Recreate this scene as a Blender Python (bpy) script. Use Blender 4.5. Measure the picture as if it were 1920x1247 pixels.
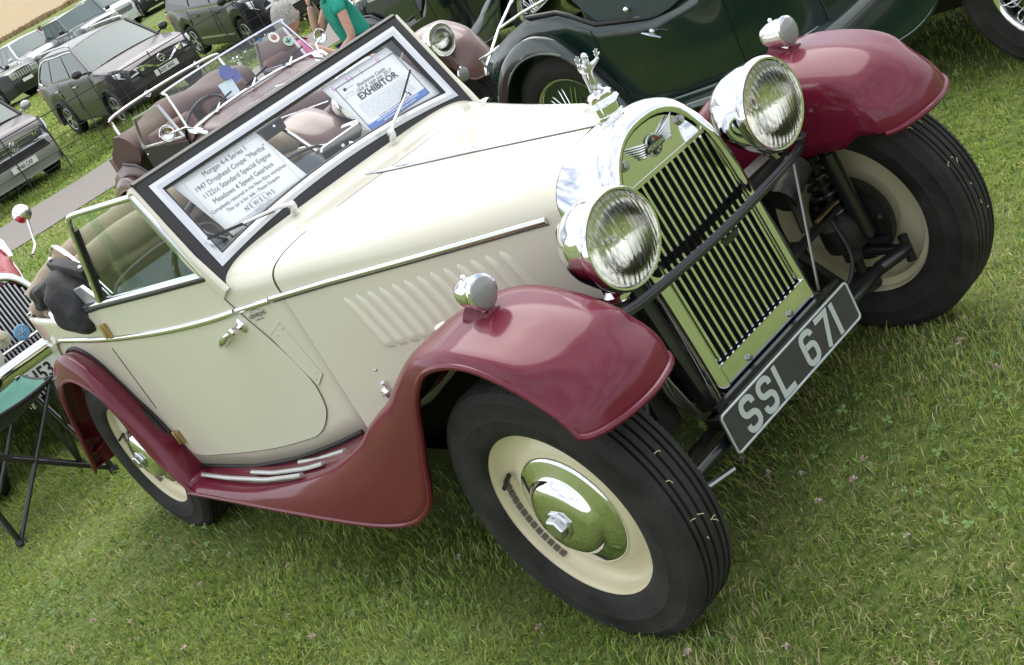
import bpy, bmesh, math, random
import numpy as np
from mathutils import Vector, Matrix
random.seed(7); RNG=np.random.default_rng(7)
PI=math.pi
for o in list(bpy.data.objects): bpy.data.objects.remove(o)
SC=bpy.context.scene; COL=SC.collection
# ---------------------------------------------------------------- camera
cam_d=bpy.data.cameras.new('camera'); cam=bpy.data.objects.new('camera',cam_d); COL.objects.link(cam)
SC.camera=cam
CP=Vector((1.9993,-1.7775,1.5496)); YAW,PIT,ROL=2.5783,-0.3386,-0.5243
fw=Vector((math.cos(YAW)*math.cos(PIT),math.sin(YAW)*math.cos(PIT),math.sin(PIT)))
rt=fw.cross(Vector((0,0,1))).normalized(); up=rt.cross(fw)
r2=rt*math.cos(ROL)+up*math.sin(ROL); u2=-rt*math.sin(ROL)+up*math.cos(ROL)
M=Matrix((r2,u2,-fw)).transposed().to_4x4(); M.translation=CP
cam.matrix_world=M
cam_d.sensor_width=36; cam_d.sensor_fit='HORIZONTAL'; cam_d.lens=2347.27/1920*36
cam_d.clip_start=.05; cam_d.clip_end=3000
# ---------------------------------------------------------------- world and sun
SUN_EL,SUN_AZ=math.radians(60),math.radians(140)     # azimuth of the sun measured from +x towards +y
W=bpy.data.worlds.new('World'); SC.world=W; W.use_nodes=True
nt=W.node_tree; N=nt.nodes; L=nt.links
bg=N['Background']
sky=N.new('ShaderNodeTexSky'); sky.sky_type='NISHITA'; sky.sun_disc=False
sky.sun_elevation=SUN_EL; sky.sun_rotation=math.radians(90)-SUN_AZ
sky.air_density=1.0; sky.dust_density=2.0; sky.ozone_density=1.0
tc=N.new('ShaderNodeTexCoord'); mp=N.new('ShaderNodeMapping'); mp.inputs['Scale'].default_value=(1.0,1.0,2.6)
L.new(tc.outputs['Generated'],mp.inputs['Vector'])
nz=N.new('ShaderNodeTexNoise'); nz.inputs['Scale'].default_value=2.4; nz.inputs['Detail'].default_value=7; nz.inputs['Roughness'].default_value=.55
L.new(mp.outputs['Vector'],nz.inputs['Vector'])
cr=N.new('ShaderNodeValToRGB'); cr.color_ramp.elements[0].position=.28; cr.color_ramp.elements[1].position=.55
L.new(nz.outputs['Fac'],cr.inputs['Fac'])
nz2=N.new('ShaderNodeTexNoise'); nz2.inputs['Scale'].default_value=5.5; nz2.inputs['Detail'].default_value=6
L.new(mp.outputs['Vector'],nz2.inputs['Vector'])
cc=N.new('ShaderNodeValToRGB'); cc.color_ramp.elements[0].position=.3; cc.color_ramp.elements[1].position=.72
cc.color_ramp.elements[0].color=(6.6,6.9,7.4,1); cc.color_ramp.elements[1].color=(8.8,8.85,8.9,1)
L.new(nz2.outputs['Fac'],cc.inputs['Fac'])
mx=N.new('ShaderNodeMix'); mx.data_type='RGBA'
L.new(cr.outputs['Color'],mx.inputs['Factor']); L.new(sky.outputs['Color'],mx.inputs[6]); L.new(cc.outputs['Color'],mx.inputs[7])
L.new(mx.outputs[2],bg.inputs['Color']); bg.inputs['Strength'].default_value=.10
sd=bpy.data.lights.new('sun','SUN'); so=bpy.data.objects.new('sun',sd); COL.objects.link(so)
sd.energy=1.35; sd.angle=math.radians(60); sd.color=(1,.965,.91)
sv=Vector((math.cos(SUN_EL)*math.cos(SUN_AZ),math.cos(SUN_EL)*math.sin(SUN_AZ),math.sin(SUN_EL)))
so.rotation_euler=(-sv).to_track_quat('-Z','Y').to_euler(); so.location=sv*60
SC.view_settings.view_transform='Standard'; SC.view_settings.look='None'; SC.view_settings.exposure=1.10; SC.view_settings.gamma=1
SC.view_settings.use_curve_mapping=False
SC.render.engine='CYCLES'
# ---------------------------------------------------------------- materials
MATS={}
def nodemat(name):
    m=bpy.data.materials.new(name); m.use_nodes=True; return m,m.node_tree.nodes,m.node_tree.links,m.node_tree.nodes['Principled BSDF']
def mat(name,col,rough=.5,metal=0,coat=0,spec=.5,var=0,vscale=20,bump=0,bscale=200,em=None,sheen=0,coatr=.04,rvar=0):
    if name in MATS: return MATS[name]
    m,N,L,b=nodemat(name)
    b.inputs['Base Color'].default_value=(*col,1); b.inputs['Roughness'].default_value=rough; b.inputs['Metallic'].default_value=metal
    b.inputs['Coat Weight'].default_value=coat; b.inputs['Coat Roughness'].default_value=coatr; b.inputs['Specular IOR Level'].default_value=spec
    if sheen: b.inputs['Sheen Weight'].default_value=sheen
    tc=N.new('ShaderNodeTexCoord')
    if var or rvar:
        n=N.new('ShaderNodeTexNoise'); n.inputs['Scale'].default_value=vscale; n.inputs['Detail'].default_value=6
        L.new(tc.outputs['Object'],n.inputs['Vector'])
        if var:
            mr=N.new('ShaderNodeMapRange'); mr.inputs[1].default_value=.3; mr.inputs[2].default_value=.7; mr.inputs[3].default_value=1-var; mr.inputs[4].default_value=1+var
            L.new(n.outputs['Fac'],mr.inputs[0])
            mm=N.new('ShaderNodeMix'); mm.data_type='RGBA'; mm.blend_type='MULTIPLY'; mm.inputs[0].default_value=1
            mm.inputs[6].default_value=(*col,1); L.new(mr.outputs[0],mm.inputs[7]); L.new(mm.outputs[2],b.inputs['Base Color'])
        if rvar:
            mr=N.new('ShaderNodeMapRange'); mr.inputs[1].default_value=.35; mr.inputs[2].default_value=.7; mr.inputs[3].default_value=rough; mr.inputs[4].default_value=rough+rvar
            L.new(n.outputs['Fac'],mr.inputs[0]); L.new(mr.outputs[0],b.inputs['Roughness'])
    if bump:
        n=N.new('ShaderNodeTexNoise'); n.inputs['Scale'].default_value=bscale; n.inputs['Detail'].default_value=4
        L.new(tc.outputs['Object'],n.inputs['Vector'])
        bp=N.new('ShaderNodeBump'); bp.inputs['Strength'].default_value=bump; bp.inputs['Distance'].default_value=.01
        L.new(n.outputs['Fac'],bp.inputs['Height']); L.new(bp.outputs['Normal'],b.inputs['Normal'])
    if em: b.inputs['Emission Color'].default_value=(*em[0],1); b.inputs['Emission Strength'].default_value=em[1]
    MATS[name]=m; return m
def paint(name,col,rough=.32,coat=1.0): return mat(name,col,rough,0,coat,.5,var=.05,vscale=3,bump=.012,bscale=5)
cream=mat('cream_paint',(.66,.64,.525),.42,0,.9,.4,var=.03,vscale=3,bump=.012,bscale=5,coatr=.05)
burg=mat('burgundy_paint',(.118,.0035,.020),.6,0,.65,.15,var=.05,vscale=3,bump=.01,bscale=4,coatr=.12)
creamw=mat('cream_wheel',(.64,.585,.40),.4,0,.4,var=.04,vscale=12)
chrome=mat('chrome',(.80,.81,.82),.05,1,rvar=.05,vscale=3)
chromed=mat('dull_chrome',(.62,.63,.64),.22,1,rvar=.12,vscale=30)
alu=mat('aluminium',(.60,.61,.63),.33,1,rvar=.15)
rubber=mat('tyre_rubber',(.023,.022,.021),.68,0,0,.3,var=.6,vscale=9,bump=.25,bscale=90,rvar=.25)
rubberb=mat('black_rubber',(.012,.012,.013),.45)
black=mat('black_enamel',(.010,.010,.011),.3,0,.3)
blackg=mat('greasy_black',(.014,.013,.012),.5,var=.5,vscale=25,bump=.2,bscale=60)
dark=mat('dark_cavity',(.006,.006,.006),.8)
brass=mat('brass',(.42,.30,.13),.35,1,rvar=.2,vscale=60)
steel=mat('steel',(.35,.35,.35),.4,1)
greyleather=mat('grey_leather',(.085,.105,.125),.45,var=.12,vscale=10,bump=.1,bscale=90)
tan=mat('tan_canvas',(.30,.235,.165),.85,var=.15,vscale=9,bump=.5,bscale=30,sheen=.2)
blackcloth=mat('black_cloth',(.010,.010,.011),.8,bump=.4,bscale=40,sheen=.08)
paper=mat('white_paper',(.86,.86,.90),.6)
paperblue=mat('blue_print',(.12,.22,.62),.6); ink=mat('black_ink',(.02,.02,.025),.6); pink=mat('pink_marker',(.75,.35,.68),.6); greyink=mat('pale_ink',(.55,.56,.62),.6)
platebk=mat('plate_black',(.045,.044,.043),.45,var=.1,vscale=30); silverpaint=mat('silver_paint',(.52,.56,.56),.4,.2)
platew=mat('plate_white',(.72,.73,.70),.35,0,.3); platetext=mat('plate_letters',(.02,.02,.02),.4)
def glassmat(name,tint=(.93,.96,.95),refl=1.5,rough=0.0,dustc=None):
    if name in MATS: return MATS[name]
    m,N,L,b=nodemat(name); N.remove(b); out=N['Material Output']
    tr=N.new('ShaderNodeBsdfTransparent'); tr.inputs[0].default_value=(*tint,1)
    gl=N.new('ShaderNodeBsdfGlossy'); gl.inputs['Roughness'].default_value=rough; gl.inputs[0].default_value=(.95,.97,1,1)
    fr=N.new('ShaderNodeFresnel'); fr.inputs[0].default_value=refl
    mx=N.new('ShaderNodeMixShader'); L.new(fr.outputs[0],mx.inputs[0]); L.new(tr.outputs[0],mx.inputs[1]); L.new(gl.outputs[0],mx.inputs[2])
    L.new(mx.outputs[0],out.inputs['Surface']); MATS[name]=m; return m
glass=glassmat('window_glass',(.96,.98,.97),1.45); glassg=glassmat('greenish_side_glass',(.78,.90,.84),1.55)
darkglass=mat('tinted_car_glass',(.045,.060,.062),.03,0,0,.9)
lensglass=glassmat('lamp_lens_glass',(.96,.97,.93),1.5,.02)
frost=mat('frosted_lens',(.22,.22,.215),.3,0,.5)
amber=mat('amber_lens',(.75,.16,.02),.2,0,.5); redlens=mat('red_lens',(.5,.01,.01),.2,0,.5)
# ---------------------------------------------------------------- mesh helpers
def A(p): return np.array(p,float)
def nrm(v):
    n=np.linalg.norm(v); return v/n if n>1e-12 else v
def crom(P,n,closed=False):
    P=np.asarray(P,float); m=len(P); out=[]
    if m<3 and not closed: return np.array([P[0]+(P[-1]-P[0])*i/n for i in range(n+1)])
    segs=m if closed else m-1
    for i in range(segs):
        if closed: a,b,c,d=P[(i-1)%m],P[i],P[(i+1)%m],P[(i+2)%m]
        else:
            b,c=P[i],P[i+1]; a=P[i-1] if i>0 else 2*b-c; d=P[i+2] if i+2<m else 2*c-b
        for k in range(n):
            t=k/n; out.append(.5*((2*b)+(-a+c)*t+(2*a-5*b+4*c-d)*t*t+(-a+3*b-3*c+d)*t**3))
    if not closed: out.append(P[-1])
    return np.array(out)
def smoothgrid(G,nu,nv):
    G=np.asarray(G,float)
    B=np.array([crom(G[i],nv) for i in range(len(G))])
    return np.array([crom(B[:,j],nu) for j in range(B.shape[1])]).transpose(1,0,2)
class MB:
    def __init__(s): s.V=[];s.F=[];s.MI=[];s.mats=[];s.cur=0
    def m(s,mt):
        if mt not in s.mats: s.mats.append(mt)
        s.cur=s.mats.index(mt); return s
    def add(s,V,F):
        o=len(s.V); s.V.extend([tuple(map(float,v)) for v in V]); s.F.extend([tuple(int(i)+o for i in f) for f in F]); s.MI.extend([s.cur]*len(F)); return s
    def grid(s,G,cu=False,cv=False):
        G=np.asarray(G,float); R,C=G.shape[:2]; F=[]
        for i in range(R if cu else R-1):
            for j in range(C if cv else C-1):
                a=i*C+j; b=i*C+(j+1)%C; c=((i+1)%R)*C+(j+1)%C; d_=((i+1)%R)*C+j
                F.append((a,b,c,d_))
        return s.add(G.reshape(-1,3),F)
    def frames(s,P,closed=False,up=None):
        P=np.asarray(P,float); n=len(P); T=[]
        for i in range(n):
            if closed: t=P[(i+1)%n]-P[i-1]
            else: t=P[min(i+1,n-1)]-P[max(i-1,0)]
            T.append(nrm(t))
        out=[]; 
        if up is None:
            u=A((0,0,1)) if abs(T[0][2])<.9 else A((1,0,0)); prev=nrm(np.cross(T[0],u))
            for t in T:
                prev=nrm(prev-t*np.dot(prev,t)); out.append((t,prev,np.cross(prev,t)))
        else:
            for i,t in enumerate(T):
                uu=A(up[i]) if hasattr(up[0],'__len__') else A(up)
                a=nrm(np.cross(t,uu)); out.append((t,a,np.cross(a,t)))
        return out
    def tube(s,P,r,n=8,closed=False,caps=True):
        P=np.asarray(P,float); fr=s.frames(P,closed); rr=[r]*len(P) if not hasattr(r,'__len__') else r
        G=[[P[i]+rr[i]*(math.cos(2*PI*k/n)*fr[i][1]+math.sin(2*PI*k/n)*fr[i][2]) for k in range(n)] for i in range(len(P))]
        s.grid(G,closed,True)
        if caps and not closed:
            o=len(s.V)-len(P)*n; s.F.append(tuple(o+k for k in range(n))[::-1]); s.MI.append(s.cur)
            o=len(s.V)-n; s.F.append(tuple(o+k for k in range(n))); s.MI.append(s.cur)
        return s
    def sweep(s,P,sec,up,closed=False,caps=True,scale=None):
        P=np.asarray(P,float); fr=s.frames(P,closed,up); n=len(sec)
        sc=scale if scale is not None else [1]*len(P)
        G=[[P[i]+sc[i]*(a*fr[i][1]+b*fr[i][2]) for a,b in sec] for i in range(len(P))]
        s.grid(G,closed,True)
        if caps and not closed:
            o=len(s.V)-len(P)*n; s.F.append(tuple(o+k for k in range(n))[::-1]); s.MI.append(s.cur)
            o=len(s.V)-n; s.F.append(tuple(o+k for k in range(n))); s.MI.append(s.cur)
        return s
    def lathe(s,prof,o,ax,n=32,a0=0,a1=2*PI,mod=None):
        o=A(o);ax=nrm(A(ax)); u=A((0,0,1)) if abs(ax[2])<.9 else A((1,0,0)); a=nrm(np.cross(ax,u)); b=np.cross(ax,a)
        full=abs(a1-a0-2*PI)<1e-6; m=n if full else n+1
        G=[[o+ax*h+(r*(mod(k/n) if mod else 1))*(math.cos(a0+(a1-a0)*k/n)*a+math.sin(a0+(a1-a0)*k/n)*b) for k in range(m)] for r,h in prof]
        return s.grid(G,False,full)
    def box(s,c,size,R=None):
        c=A(c);h=A(size)/2; V=[]
        for sx in(-1,1):
            for sy in(-1,1):
                for sz in(-1,1):
                    v=A((sx,sy,sz))*h
                    if R is not None: v=A(R@Vector(v))
                    V.append(c+v)
        return s.add(V,[(0,1,3,2),(4,6,7,5),(0,4,5,1),(2,3,7,6),(0,2,6,4),(1,5,7,3)])
    def prism(s,P,off):
        P=[A(p) for p in P]; n=len(P); off=A(off)
        V=P+[p+off for p in P]
        return s.add(V,[tuple(range(n)),tuple(range(2*n-1,n-1,-1))]+[(i,i+n,(i+1)%n+n,(i+1)%n) for i in range(n)])
    def bar(s,a,b,w,h,up=(0,0,1)):
        return s.sweep([a,b],[(-w/2,-h/2),(w/2,-h/2),(w/2,h/2),(-w/2,h/2)],up)
    def sph(s,c,r,n=12,m=8,sc=(1,1,1)):
        c=A(c); G=[[c+r*A(sc)*A((math.sin(PI*i/m)*math.cos(2*PI*j/n),math.sin(PI*i/m)*math.sin(2*PI*j/n),math.cos(PI*i/m))) for j in range(n)] for i in range(m+1)]
        return s.grid(G,False,True)
    def xf(s,M,start=0):
        for i in range(start,len(s.V)): s.V[i]=tuple(M@Vector(s.V[i]))
        return s
    def mirror(s,start=0,fstart=0):
        n=len(s.V)
        V=[(x,-y,z) for x,y,z in s.V[start:]]; F=[tuple(i-start+n for i in f[::-1]) for f in s.F[fstart:]]; mi=s.MI[fstart:]
        s.V+=V; s.F+=F; s.MI+=mi; return s
    def obj(s,name,mt=None,par=None,smooth=True,sharp=38,label=None,kind=None,bevel=0,solid=0,sub=0,flip=False,merge=False,ssoff=-1):
        me=bpy.data.meshes.new(name)
        V=s.V
        F=[f[::-1] for f in s.F] if flip else s.F
        me.from_pydata(V,[],F)
        mats=s.mats if s.mats else [mt]
        for q in mats: me.materials.append(q)
        if s.mats: me.polygons.foreach_set('material_index',s.MI)
        me.validate()
        if merge or True:
            bm=bmesh.new(); bm.from_mesh(me); bmesh.ops.remove_doubles(bm,verts=bm.verts,dist=1e-6)
            if not flip and not solid: bmesh.ops.recalc_face_normals(bm,faces=bm.faces)
            bm.to_mesh(me); bm.free()
        if smooth:
            me.polygons.foreach_set('use_smooth',[True]*len(me.polygons)); me.set_sharp_from_angle(angle=math.radians(sharp))
        me.update()
        o=bpy.data.objects.new(name,me); COL.objects.link(o)
        if par is not None: o.parent=par
        if label: o['label']=label
        if kind: o['kind']=kind
        if solid:
            q=o.modifiers.new('solidify','SOLIDIFY'); q.thickness=solid; q.offset=ssoff
        if bevel:
            q=o.modifiers.new('bevel','BEVEL'); q.width=bevel; q.segments=2; q.limit_method='ANGLE'; q.angle_limit=math.radians(35)
        if sub:
            q=o.modifiers.new('subsurf','SUBSURF'); q.levels=sub; q.render_levels=sub
        return o
def thing(name,label,cat,loc=(0,0,0),rot=(0,0,0),group=None):
    o=bpy.data.objects.new(name,None); COL.objects.link(o); o.location=loc; o.rotation_euler=rot; o.empty_display_size=.2
    o['label']=label; o['category']=cat
    if group: o['group']=group
    return o
def tag(o,label,cat,group=None):
    o['label']=label; o['category']=cat
    if group: o['group']=group
    return o
FONT=bpy.data.fonts.new if False else None
def text_mesh(s,size,extrude=.0005,align='LEFT',bold=0,sx=1,shear=0):
    cu=bpy.data.curves.new('text','FONT'); cu.body=s; cu.size=size; cu.extrude=extrude; cu.align_x=align; cu.align_y='CENTER'; cu.offset=bold; cu.resolution_u=3; cu.shear=shear
    ob=bpy.data.objects.new('text',cu); COL.objects.link(ob)
    me=bpy.data.meshes.new_from_object(ob); V=[(v.co.x*sx,v.co.y,v.co.z) for v in me.vertices]; F=[tuple(p.vertices) for p in me.polygons]
    bpy.data.objects.remove(ob); bpy.data.curves.remove(cu); bpy.data.meshes.remove(me); return V,F
def put_text(mb,s,size,o,u,v,extrude=.0005,align='CENTER',bold=0,sx=1,shear=0):
    # o origin, u text direction, v text up
    V,F=text_mesh(s,size,extrude,align,bold,sx,shear); u=nrm(A(u)); v=A(v); v=nrm(v-u*np.dot(u,v)); n=np.cross(u,v)
    mb.add([A(o)+u*x+v*y+n*z for x,y,z in V],F); return mb
# stroke letters for number plates, box 0..w x 0..1
def arc(cx,cy,rx,ry,a0,a1,n=8): return [(cx+rx*math.cos(math.radians(a0+(a1-a0)*i/n)),cy+ry*math.sin(math.radians(a0+(a1-a0)*i/n))) for i in range(n+1)]
GL={'S':[arc(.39,.76,.18,.18,-15,90,5)+arc(.27,.76,.18,.18,90,180,5)+arc(.27,.71,.18,.20,180,262,5)+arc(.39,.29,.18,.20,82,0,5)+arc(.39,.24,.18,.18,0,-90,5)+arc(.27,.24,.18,.18,-90,-195,5)],
'L':[[(.1,1.0),(.1,.06),(.62,.06)]],
'6':[arc(.39,.78,.18,.16,-5,90,5)+arc(.27,.76,.18,.18,90,180,5)+[(.09,.24)]+arc(.27,.24,.18,.18,190,270,5)+arc(.39,.24,.18,.18,270,360,5)+arc(.39,.38,.18,.18,0,90,5)+[(.16,.56)]],
'7':[[(.04,.94),(.60,.94),(.56,.84),(.27,0)]],
'1':[[(.1,1.0),(.1,0)]]}
def ribbon(mb,P,wd,o,u,v,n,h):
    P=[A(p) for p in P]; Q=[P[0]]
    for p in P[1:]:
        if np.linalg.norm(p-Q[-1])>.012: Q.append(p)
    P=Q; Lf=[];Rt=[]
    for i,p in enumerate(P):
        a=nrm(p-P[i-1]) if i>0 else None; b=nrm(P[i+1]-p) if i<len(P)-1 else None
        if a is None: a=b
        if b is None: b=a
        t=nrm(a+b); nn=A((-t[1],t[0])); k=min(1/max(.35,float(np.dot(nn,A((-a[1],a[0]))))),1.6)
        Lf.append(p+nn*wd/2*k); Rt.append(p-nn*wd/2*k)
    f=lambda q,z:o+u*q[0]+v*q[1]+n*z
    G=[[f(Lf[i],0),f(Lf[i],h),f(Rt[i],h),f(Rt[i],0)] for i in range(len(P))]
    mb.grid(G)
# ---------------------------------------------------------------- terrain
def GZ(x,y):
    x=np.asarray(x,float); y=np.asarray(y,float)
    d=-x-17.0; z=.065*np.maximum(0,d)+.05*np.maximum(0,(-x-.33*y*1.0)-128)
    dip=-.034*np.clip(y-1,0,4)*np.clip((x+12)/6,0,1)
    z=z+dip
    und=.012*np.sin(x*1.3+.7*np.sin(y*.9))*np.sin(y*1.1+1)*np.clip((np.hypot(x+1,y)-3.2)/2,0,1)
    return z+und*np.clip((x+15)/2,0,1)
def fnoise(x,y,seed=0,sc=1.0):
    r=np.random.default_rng(seed); v=np.zeros_like(np.asarray(x,float))
    for k in range(7):
        a=r.uniform(0,2*PI); f=sc*(1.0+.75*k)*r.uniform(.8,1.2); v+=np.sin(f*(x*math.cos(a)+y*math.sin(a))+r.uniform(0,6.28)+1.5*np.sin(f*.6*(x*math.sin(a)-y*math.cos(a))))/(1+.5*k)
    return v/3
def axis(a,b,c,d_,step,far):
    v=list(np.arange(b,c,step)); t=b
    lo=[];s_=step
    while t>a: s_*=1.25; t-=s_; lo.append(t)
    hi=[];s_=step;t=v[-1]
    while t<d_: s_*=1.25; t+=s_; hi.append(t)
    return np.array(lo[::-1]+v+hi)
def ground_mat(name,c1,c2,c3,sc,bump,rough=.95):
    m,N,L,b=nodemat(name); b.inputs['Roughness'].default_value=rough; b.inputs['Specular IOR Level'].default_value=.2
    tc=N.new('ShaderNodeTexCoord'); n1=N.new('ShaderNodeTexNoise'); n1.inputs['Scale'].default_value=sc; n1.inputs['Detail'].default_value=8; n1.inputs['Roughness'].default_value=.7
    n2=N.new('ShaderNodeTexNoise'); n2.inputs['Scale'].default_value=sc*.06; n2.inputs['Detail'].default_value=5
    L.new(tc.outputs['Object'],n1.inputs['Vector']); L.new(tc.outputs['Object'],n2.inputs['Vector'])
    r=N.new('ShaderNodeValToRGB'); r.color_ramp.elements[0].position=.35; r.color_ramp.elements[1].position=.65; r.color_ramp.elements[0].color=(*c1,1); r.color_ramp.elements[1].color=(*c2,1)
    L.new(n1.outputs['Fac'],r.inputs['Fac'])
    r2=N.new('ShaderNodeValToRGB'); r2.color_ramp.elements[0].position=.45; r2.color_ramp.elements[1].position=.7; L.new(n2.outputs['Fac'],r2.inputs['Fac'])
    mx=N.new('ShaderNodeMix'); mx.data_type='RGBA'; L.new(r2.outputs['Color'],mx.inputs[0]); L.new(r.outputs['Color'],mx.inputs[6]); mx.inputs[7].default_value=(*c3,1); 
    mm=N.new('ShaderNodeMath'); mm.operation='MULTIPLY'; mm.inputs[1].default_value=.55; L.new(r2.outputs['Color'],mm.inputs[0]); L.new(mm.outputs[0],mx.inputs[0])
    L.new(mx.outputs[2],b.inputs['Base Color'])
    bp=N.new('ShaderNodeBump'); bp.inputs['Strength'].default_value=bump; bp.inputs['Distance'].default_value=.04; L.new(n1.outputs['Fac'],bp.inputs['Height']); L.new(bp.outputs['Normal'],b.inputs['Normal'])
    return m
lawn_m=ground_mat('lawn',(.085,.125,.030),(.20,.255,.070),(.235,.255,.10),26,.8)
def ground():
    X=axis(-1500,-16,3,1500,.22,0); Y=axis(-1500,-5,13,1500,.3,0)
    XX,YY=np.meshgrid(X,Y,indexing='ij'); G=np.stack([XX,YY,GZ(XX,YY)],-1)
    b=MB(); b.grid(G); b.obj('ground',lawn_m,None,kind='structure')
    # tarmac path across the verge
    path_m=ground_mat('tarmac_path',(.17,.155,.14),(.27,.25,.235),(.24,.215,.19),60,.25)
    ys=np.concatenate([np.arange(-60,-4,4),np.arange(-4,20,.35),np.arange(20,90,4)]); rr=random.Random(5); rows=[]
    for y in ys:
        a=-15.62+.05*math.sin(y*1.7)+.04*math.sin(y*4.1); c=-18.85+.09*math.sin(y*1.3+1)+.05*math.sin(y*3.7)
        rows.append([(a+(c-a)*t,y,float(GZ(a+(c-a)*t,y))+.012+.02*math.sin(PI*t)) for t in np.linspace(0,1,8)])
    b=MB(); b.grid(rows); b.obj('path',path_m,None,kind='structure')
    # wheat beyond the boundary
    wm=ground_mat('ripe_wheat',(.29,.22,.125),(.40,.315,.19),(.36,.28,.165),3.0,.5)
    rows=[]
    for i,u in enumerate(np.linspace(0,1,90)):
        dd=u**2*1100; row=[]
        for y in np.linspace(5,420,200):
            x0=min(-126-.33*y,-126)+.35*math.sin(y*.9)+.5*math.sin(y*.23); x=x0-dd; z=float(GZ(x,y))
            row.append((x,y,z+(.0 if i==0 else .75+.06*math.sin(x*.7+y*1.9)+.05*math.sin(y*5.3))))
        rows.append(row)
    rows.insert(1,[(p[0]-.15,p[1],p[2]+.7) for p in rows[0]])
    b=MB(); b.grid(rows); b.obj('wheat_field',wm,None,kind='structure')
    # earth strip with rough edge between wheat and grass, uneven dry grasses
    V=[];F=[]; r=random.Random(2); b=MB()
    for k in range(2600):
        y=r.uniform(20,110); x=-126-.33*y+r.uniform(-.6,2.2)+.5*math.sin(y*.23); z=float(GZ(x,y)); h=r.uniform(.35,1.0); a=r.uniform(0,PI)
        w=r.uniform(.10,.3); b.add([(x+w*math.cos(a),y+w*math.sin(a),z),(x-w*math.cos(a),y-w*math.sin(a),z),(x+r.uniform(-.2,.2),y+r.uniform(-.2,.2),z+h)],[(0,1,2)])
    b.obj('dry_field_margin',mat('dry_margin',(.27,.19,.095),.9,var=.3,vscale=1.5),None,smooth=False,kind='stuff')
    # scuffed bare earth line along the fence foot
    em=ground_mat('bare_earth',(.12,.07,.045),(.24,.15,.10),(.12,.14,.05),14,.5); rows=[]
    for y in np.arange(-12,24,.25):
        w=.10+.12*(.5+.5*math.sin(y*2.3+math.sin(y*5))); x=-19.75+.07*math.sin(y*1.9)
        rows.append([(x+w*t,y,float(GZ(x+w*t,y))+.008) for t in(-1,-.3,.3,1)])
    b=MB(); b.grid(rows); b.obj('bare_earth',em,None,kind='structure')
ground()
def grass_mat(name,rough=.6,tr=.45):
    m,N,L,b=nodemat(name); out=N['Material Output']; at=N.new('ShaderNodeAttribute'); at.attribute_name='col'
    b.inputs['Roughness'].default_value=rough; b.inputs['Specular IOR Level'].default_value=.35; L.new(at.outputs['Color'],b.inputs['Base Color'])
    t=N.new('ShaderNodeBsdfTranslucent'); L.new(at.outputs['Color'],t.inputs[0]); mx=N.new('ShaderNodeMixShader'); mx.inputs[0].default_value=tr
    L.new(b.outputs[0],mx.inputs[1]); L.new(t.outputs[0],mx.inputs[2]); L.new(mx.outputs[0],out.inputs['Surface']); return m
gm=grass_mat('grass_blade')
CPn=np.array(CP); R2=np.array(r2);U2=np.array(u2);FW=np.array(fw)
def inview(P,margin=.12):
    v=P-CPn; z=v@FW; x=(v@R2)/z*2347.27/960; y=(v@U2)/z*2347.27/623.5
    return (z>.2)&(abs(x)<1+margin)&(abs(y)<1+margin*1.5)
def blades(name,x,y,ln,wd,col,rng,bend=.6,segs=2,z0=0,mt=None,clumpdir=None):
    n=len(x); z=GZ(x,y)+z0; a=rng.uniform(0,2*PI,n)
    if clumpdir is not None: a=clumpdir+rng.normal(0,.9,n)
    tilt=rng.gamma(2.2,.28,n)*bend; 
    dx,dy=np.cos(a),np.sin(a); sa=a+rng.uniform(.9,2.2,n); px,py=np.cos(sa)*wd/2,np.sin(sa)*wd/2
    V=[]; base=np.stack([x,y,z-.004],-1); off=np.stack([px,py,np.zeros(n)],-1)
    mid=base+np.stack([dx*ln*.45*np.sin(tilt*.6),dy*ln*.45*np.sin(tilt*.6),ln*.55*np.cos(tilt*.6)],-1)
    t2=np.minimum(tilt*1.7,1.75)
    tip=mid+np.stack([dx*ln*.5*np.sin(t2),dy*ln*.5*np.sin(t2),ln*.5*np.cos(t2)],-1)
    V=np.stack([base-off*.8,base+off*.8,mid+off,mid-off,tip],1).reshape(-1,3)
    i=np.arange(n)*5
    loops=np.stack([i,i+1,i+2,i+3,i+3,i+2,i+4],1).reshape(-1)
    starts=(np.arange(n)[:,None]*7+np.array([0,4])).reshape(-1); 
    me=bpy.data.meshes.new(name); me.vertices.add(n*5); me.vertices.foreach_set('co',V.astype(np.float32).reshape(-1))
    me.loops.add(n*7); me.loops.foreach_set('vertex_index',loops.astype(np.int32)); me.polygons.add(n*2); me.polygons.foreach_set('loop_start',starts.astype(np.int32))
    me.materials.append(mt or gm); 
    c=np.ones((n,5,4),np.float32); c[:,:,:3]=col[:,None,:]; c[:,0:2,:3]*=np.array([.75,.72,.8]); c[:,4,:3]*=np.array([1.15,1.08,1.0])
    at=me.attributes.new('col','FLOAT_COLOR','POINT'); at.data.foreach_set('color',c.reshape(-1))
    me.update(calc_edges=True); me.validate()
    o=bpy.data.objects.new(name,me); COL.objects.link(o); o['kind']='stuff'; return o
def grass_color(x,y,rng):
    n=len(x); p=fnoise(x,y,1,1.6); q=fnoise(x,y,5,5.0); d=rng.random(n)
    g1=np.array([.160,.262,.040]); g2=np.array([.39,.475,.108]); g3=np.array([.50,.47,.24])
    t=np.clip(.5+.45*p+.25*q+rng.normal(0,.22,n),0,1)[:,None]; c=g1*(1-t)+g2*t
    dry=(d<np.clip(.05+.42*np.clip(fnoise(x,y,51,.9)+.4*fnoise(x,y,52,4.0),0,1.2),.03,.6))[:,None]; c=np.where(dry,g3*rng.uniform(.7,1.2,(n,1)),c)
    # cooler, bluish blades here and there
    cool=(rng.random(n)<.08)[:,None]; c=np.where(cool&~dry,np.array([.075,.16,.045])*rng.uniform(.8,1.3,(n,1)),c)
    return c*rng.uniform(.75,1.25,(n,1))
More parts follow.
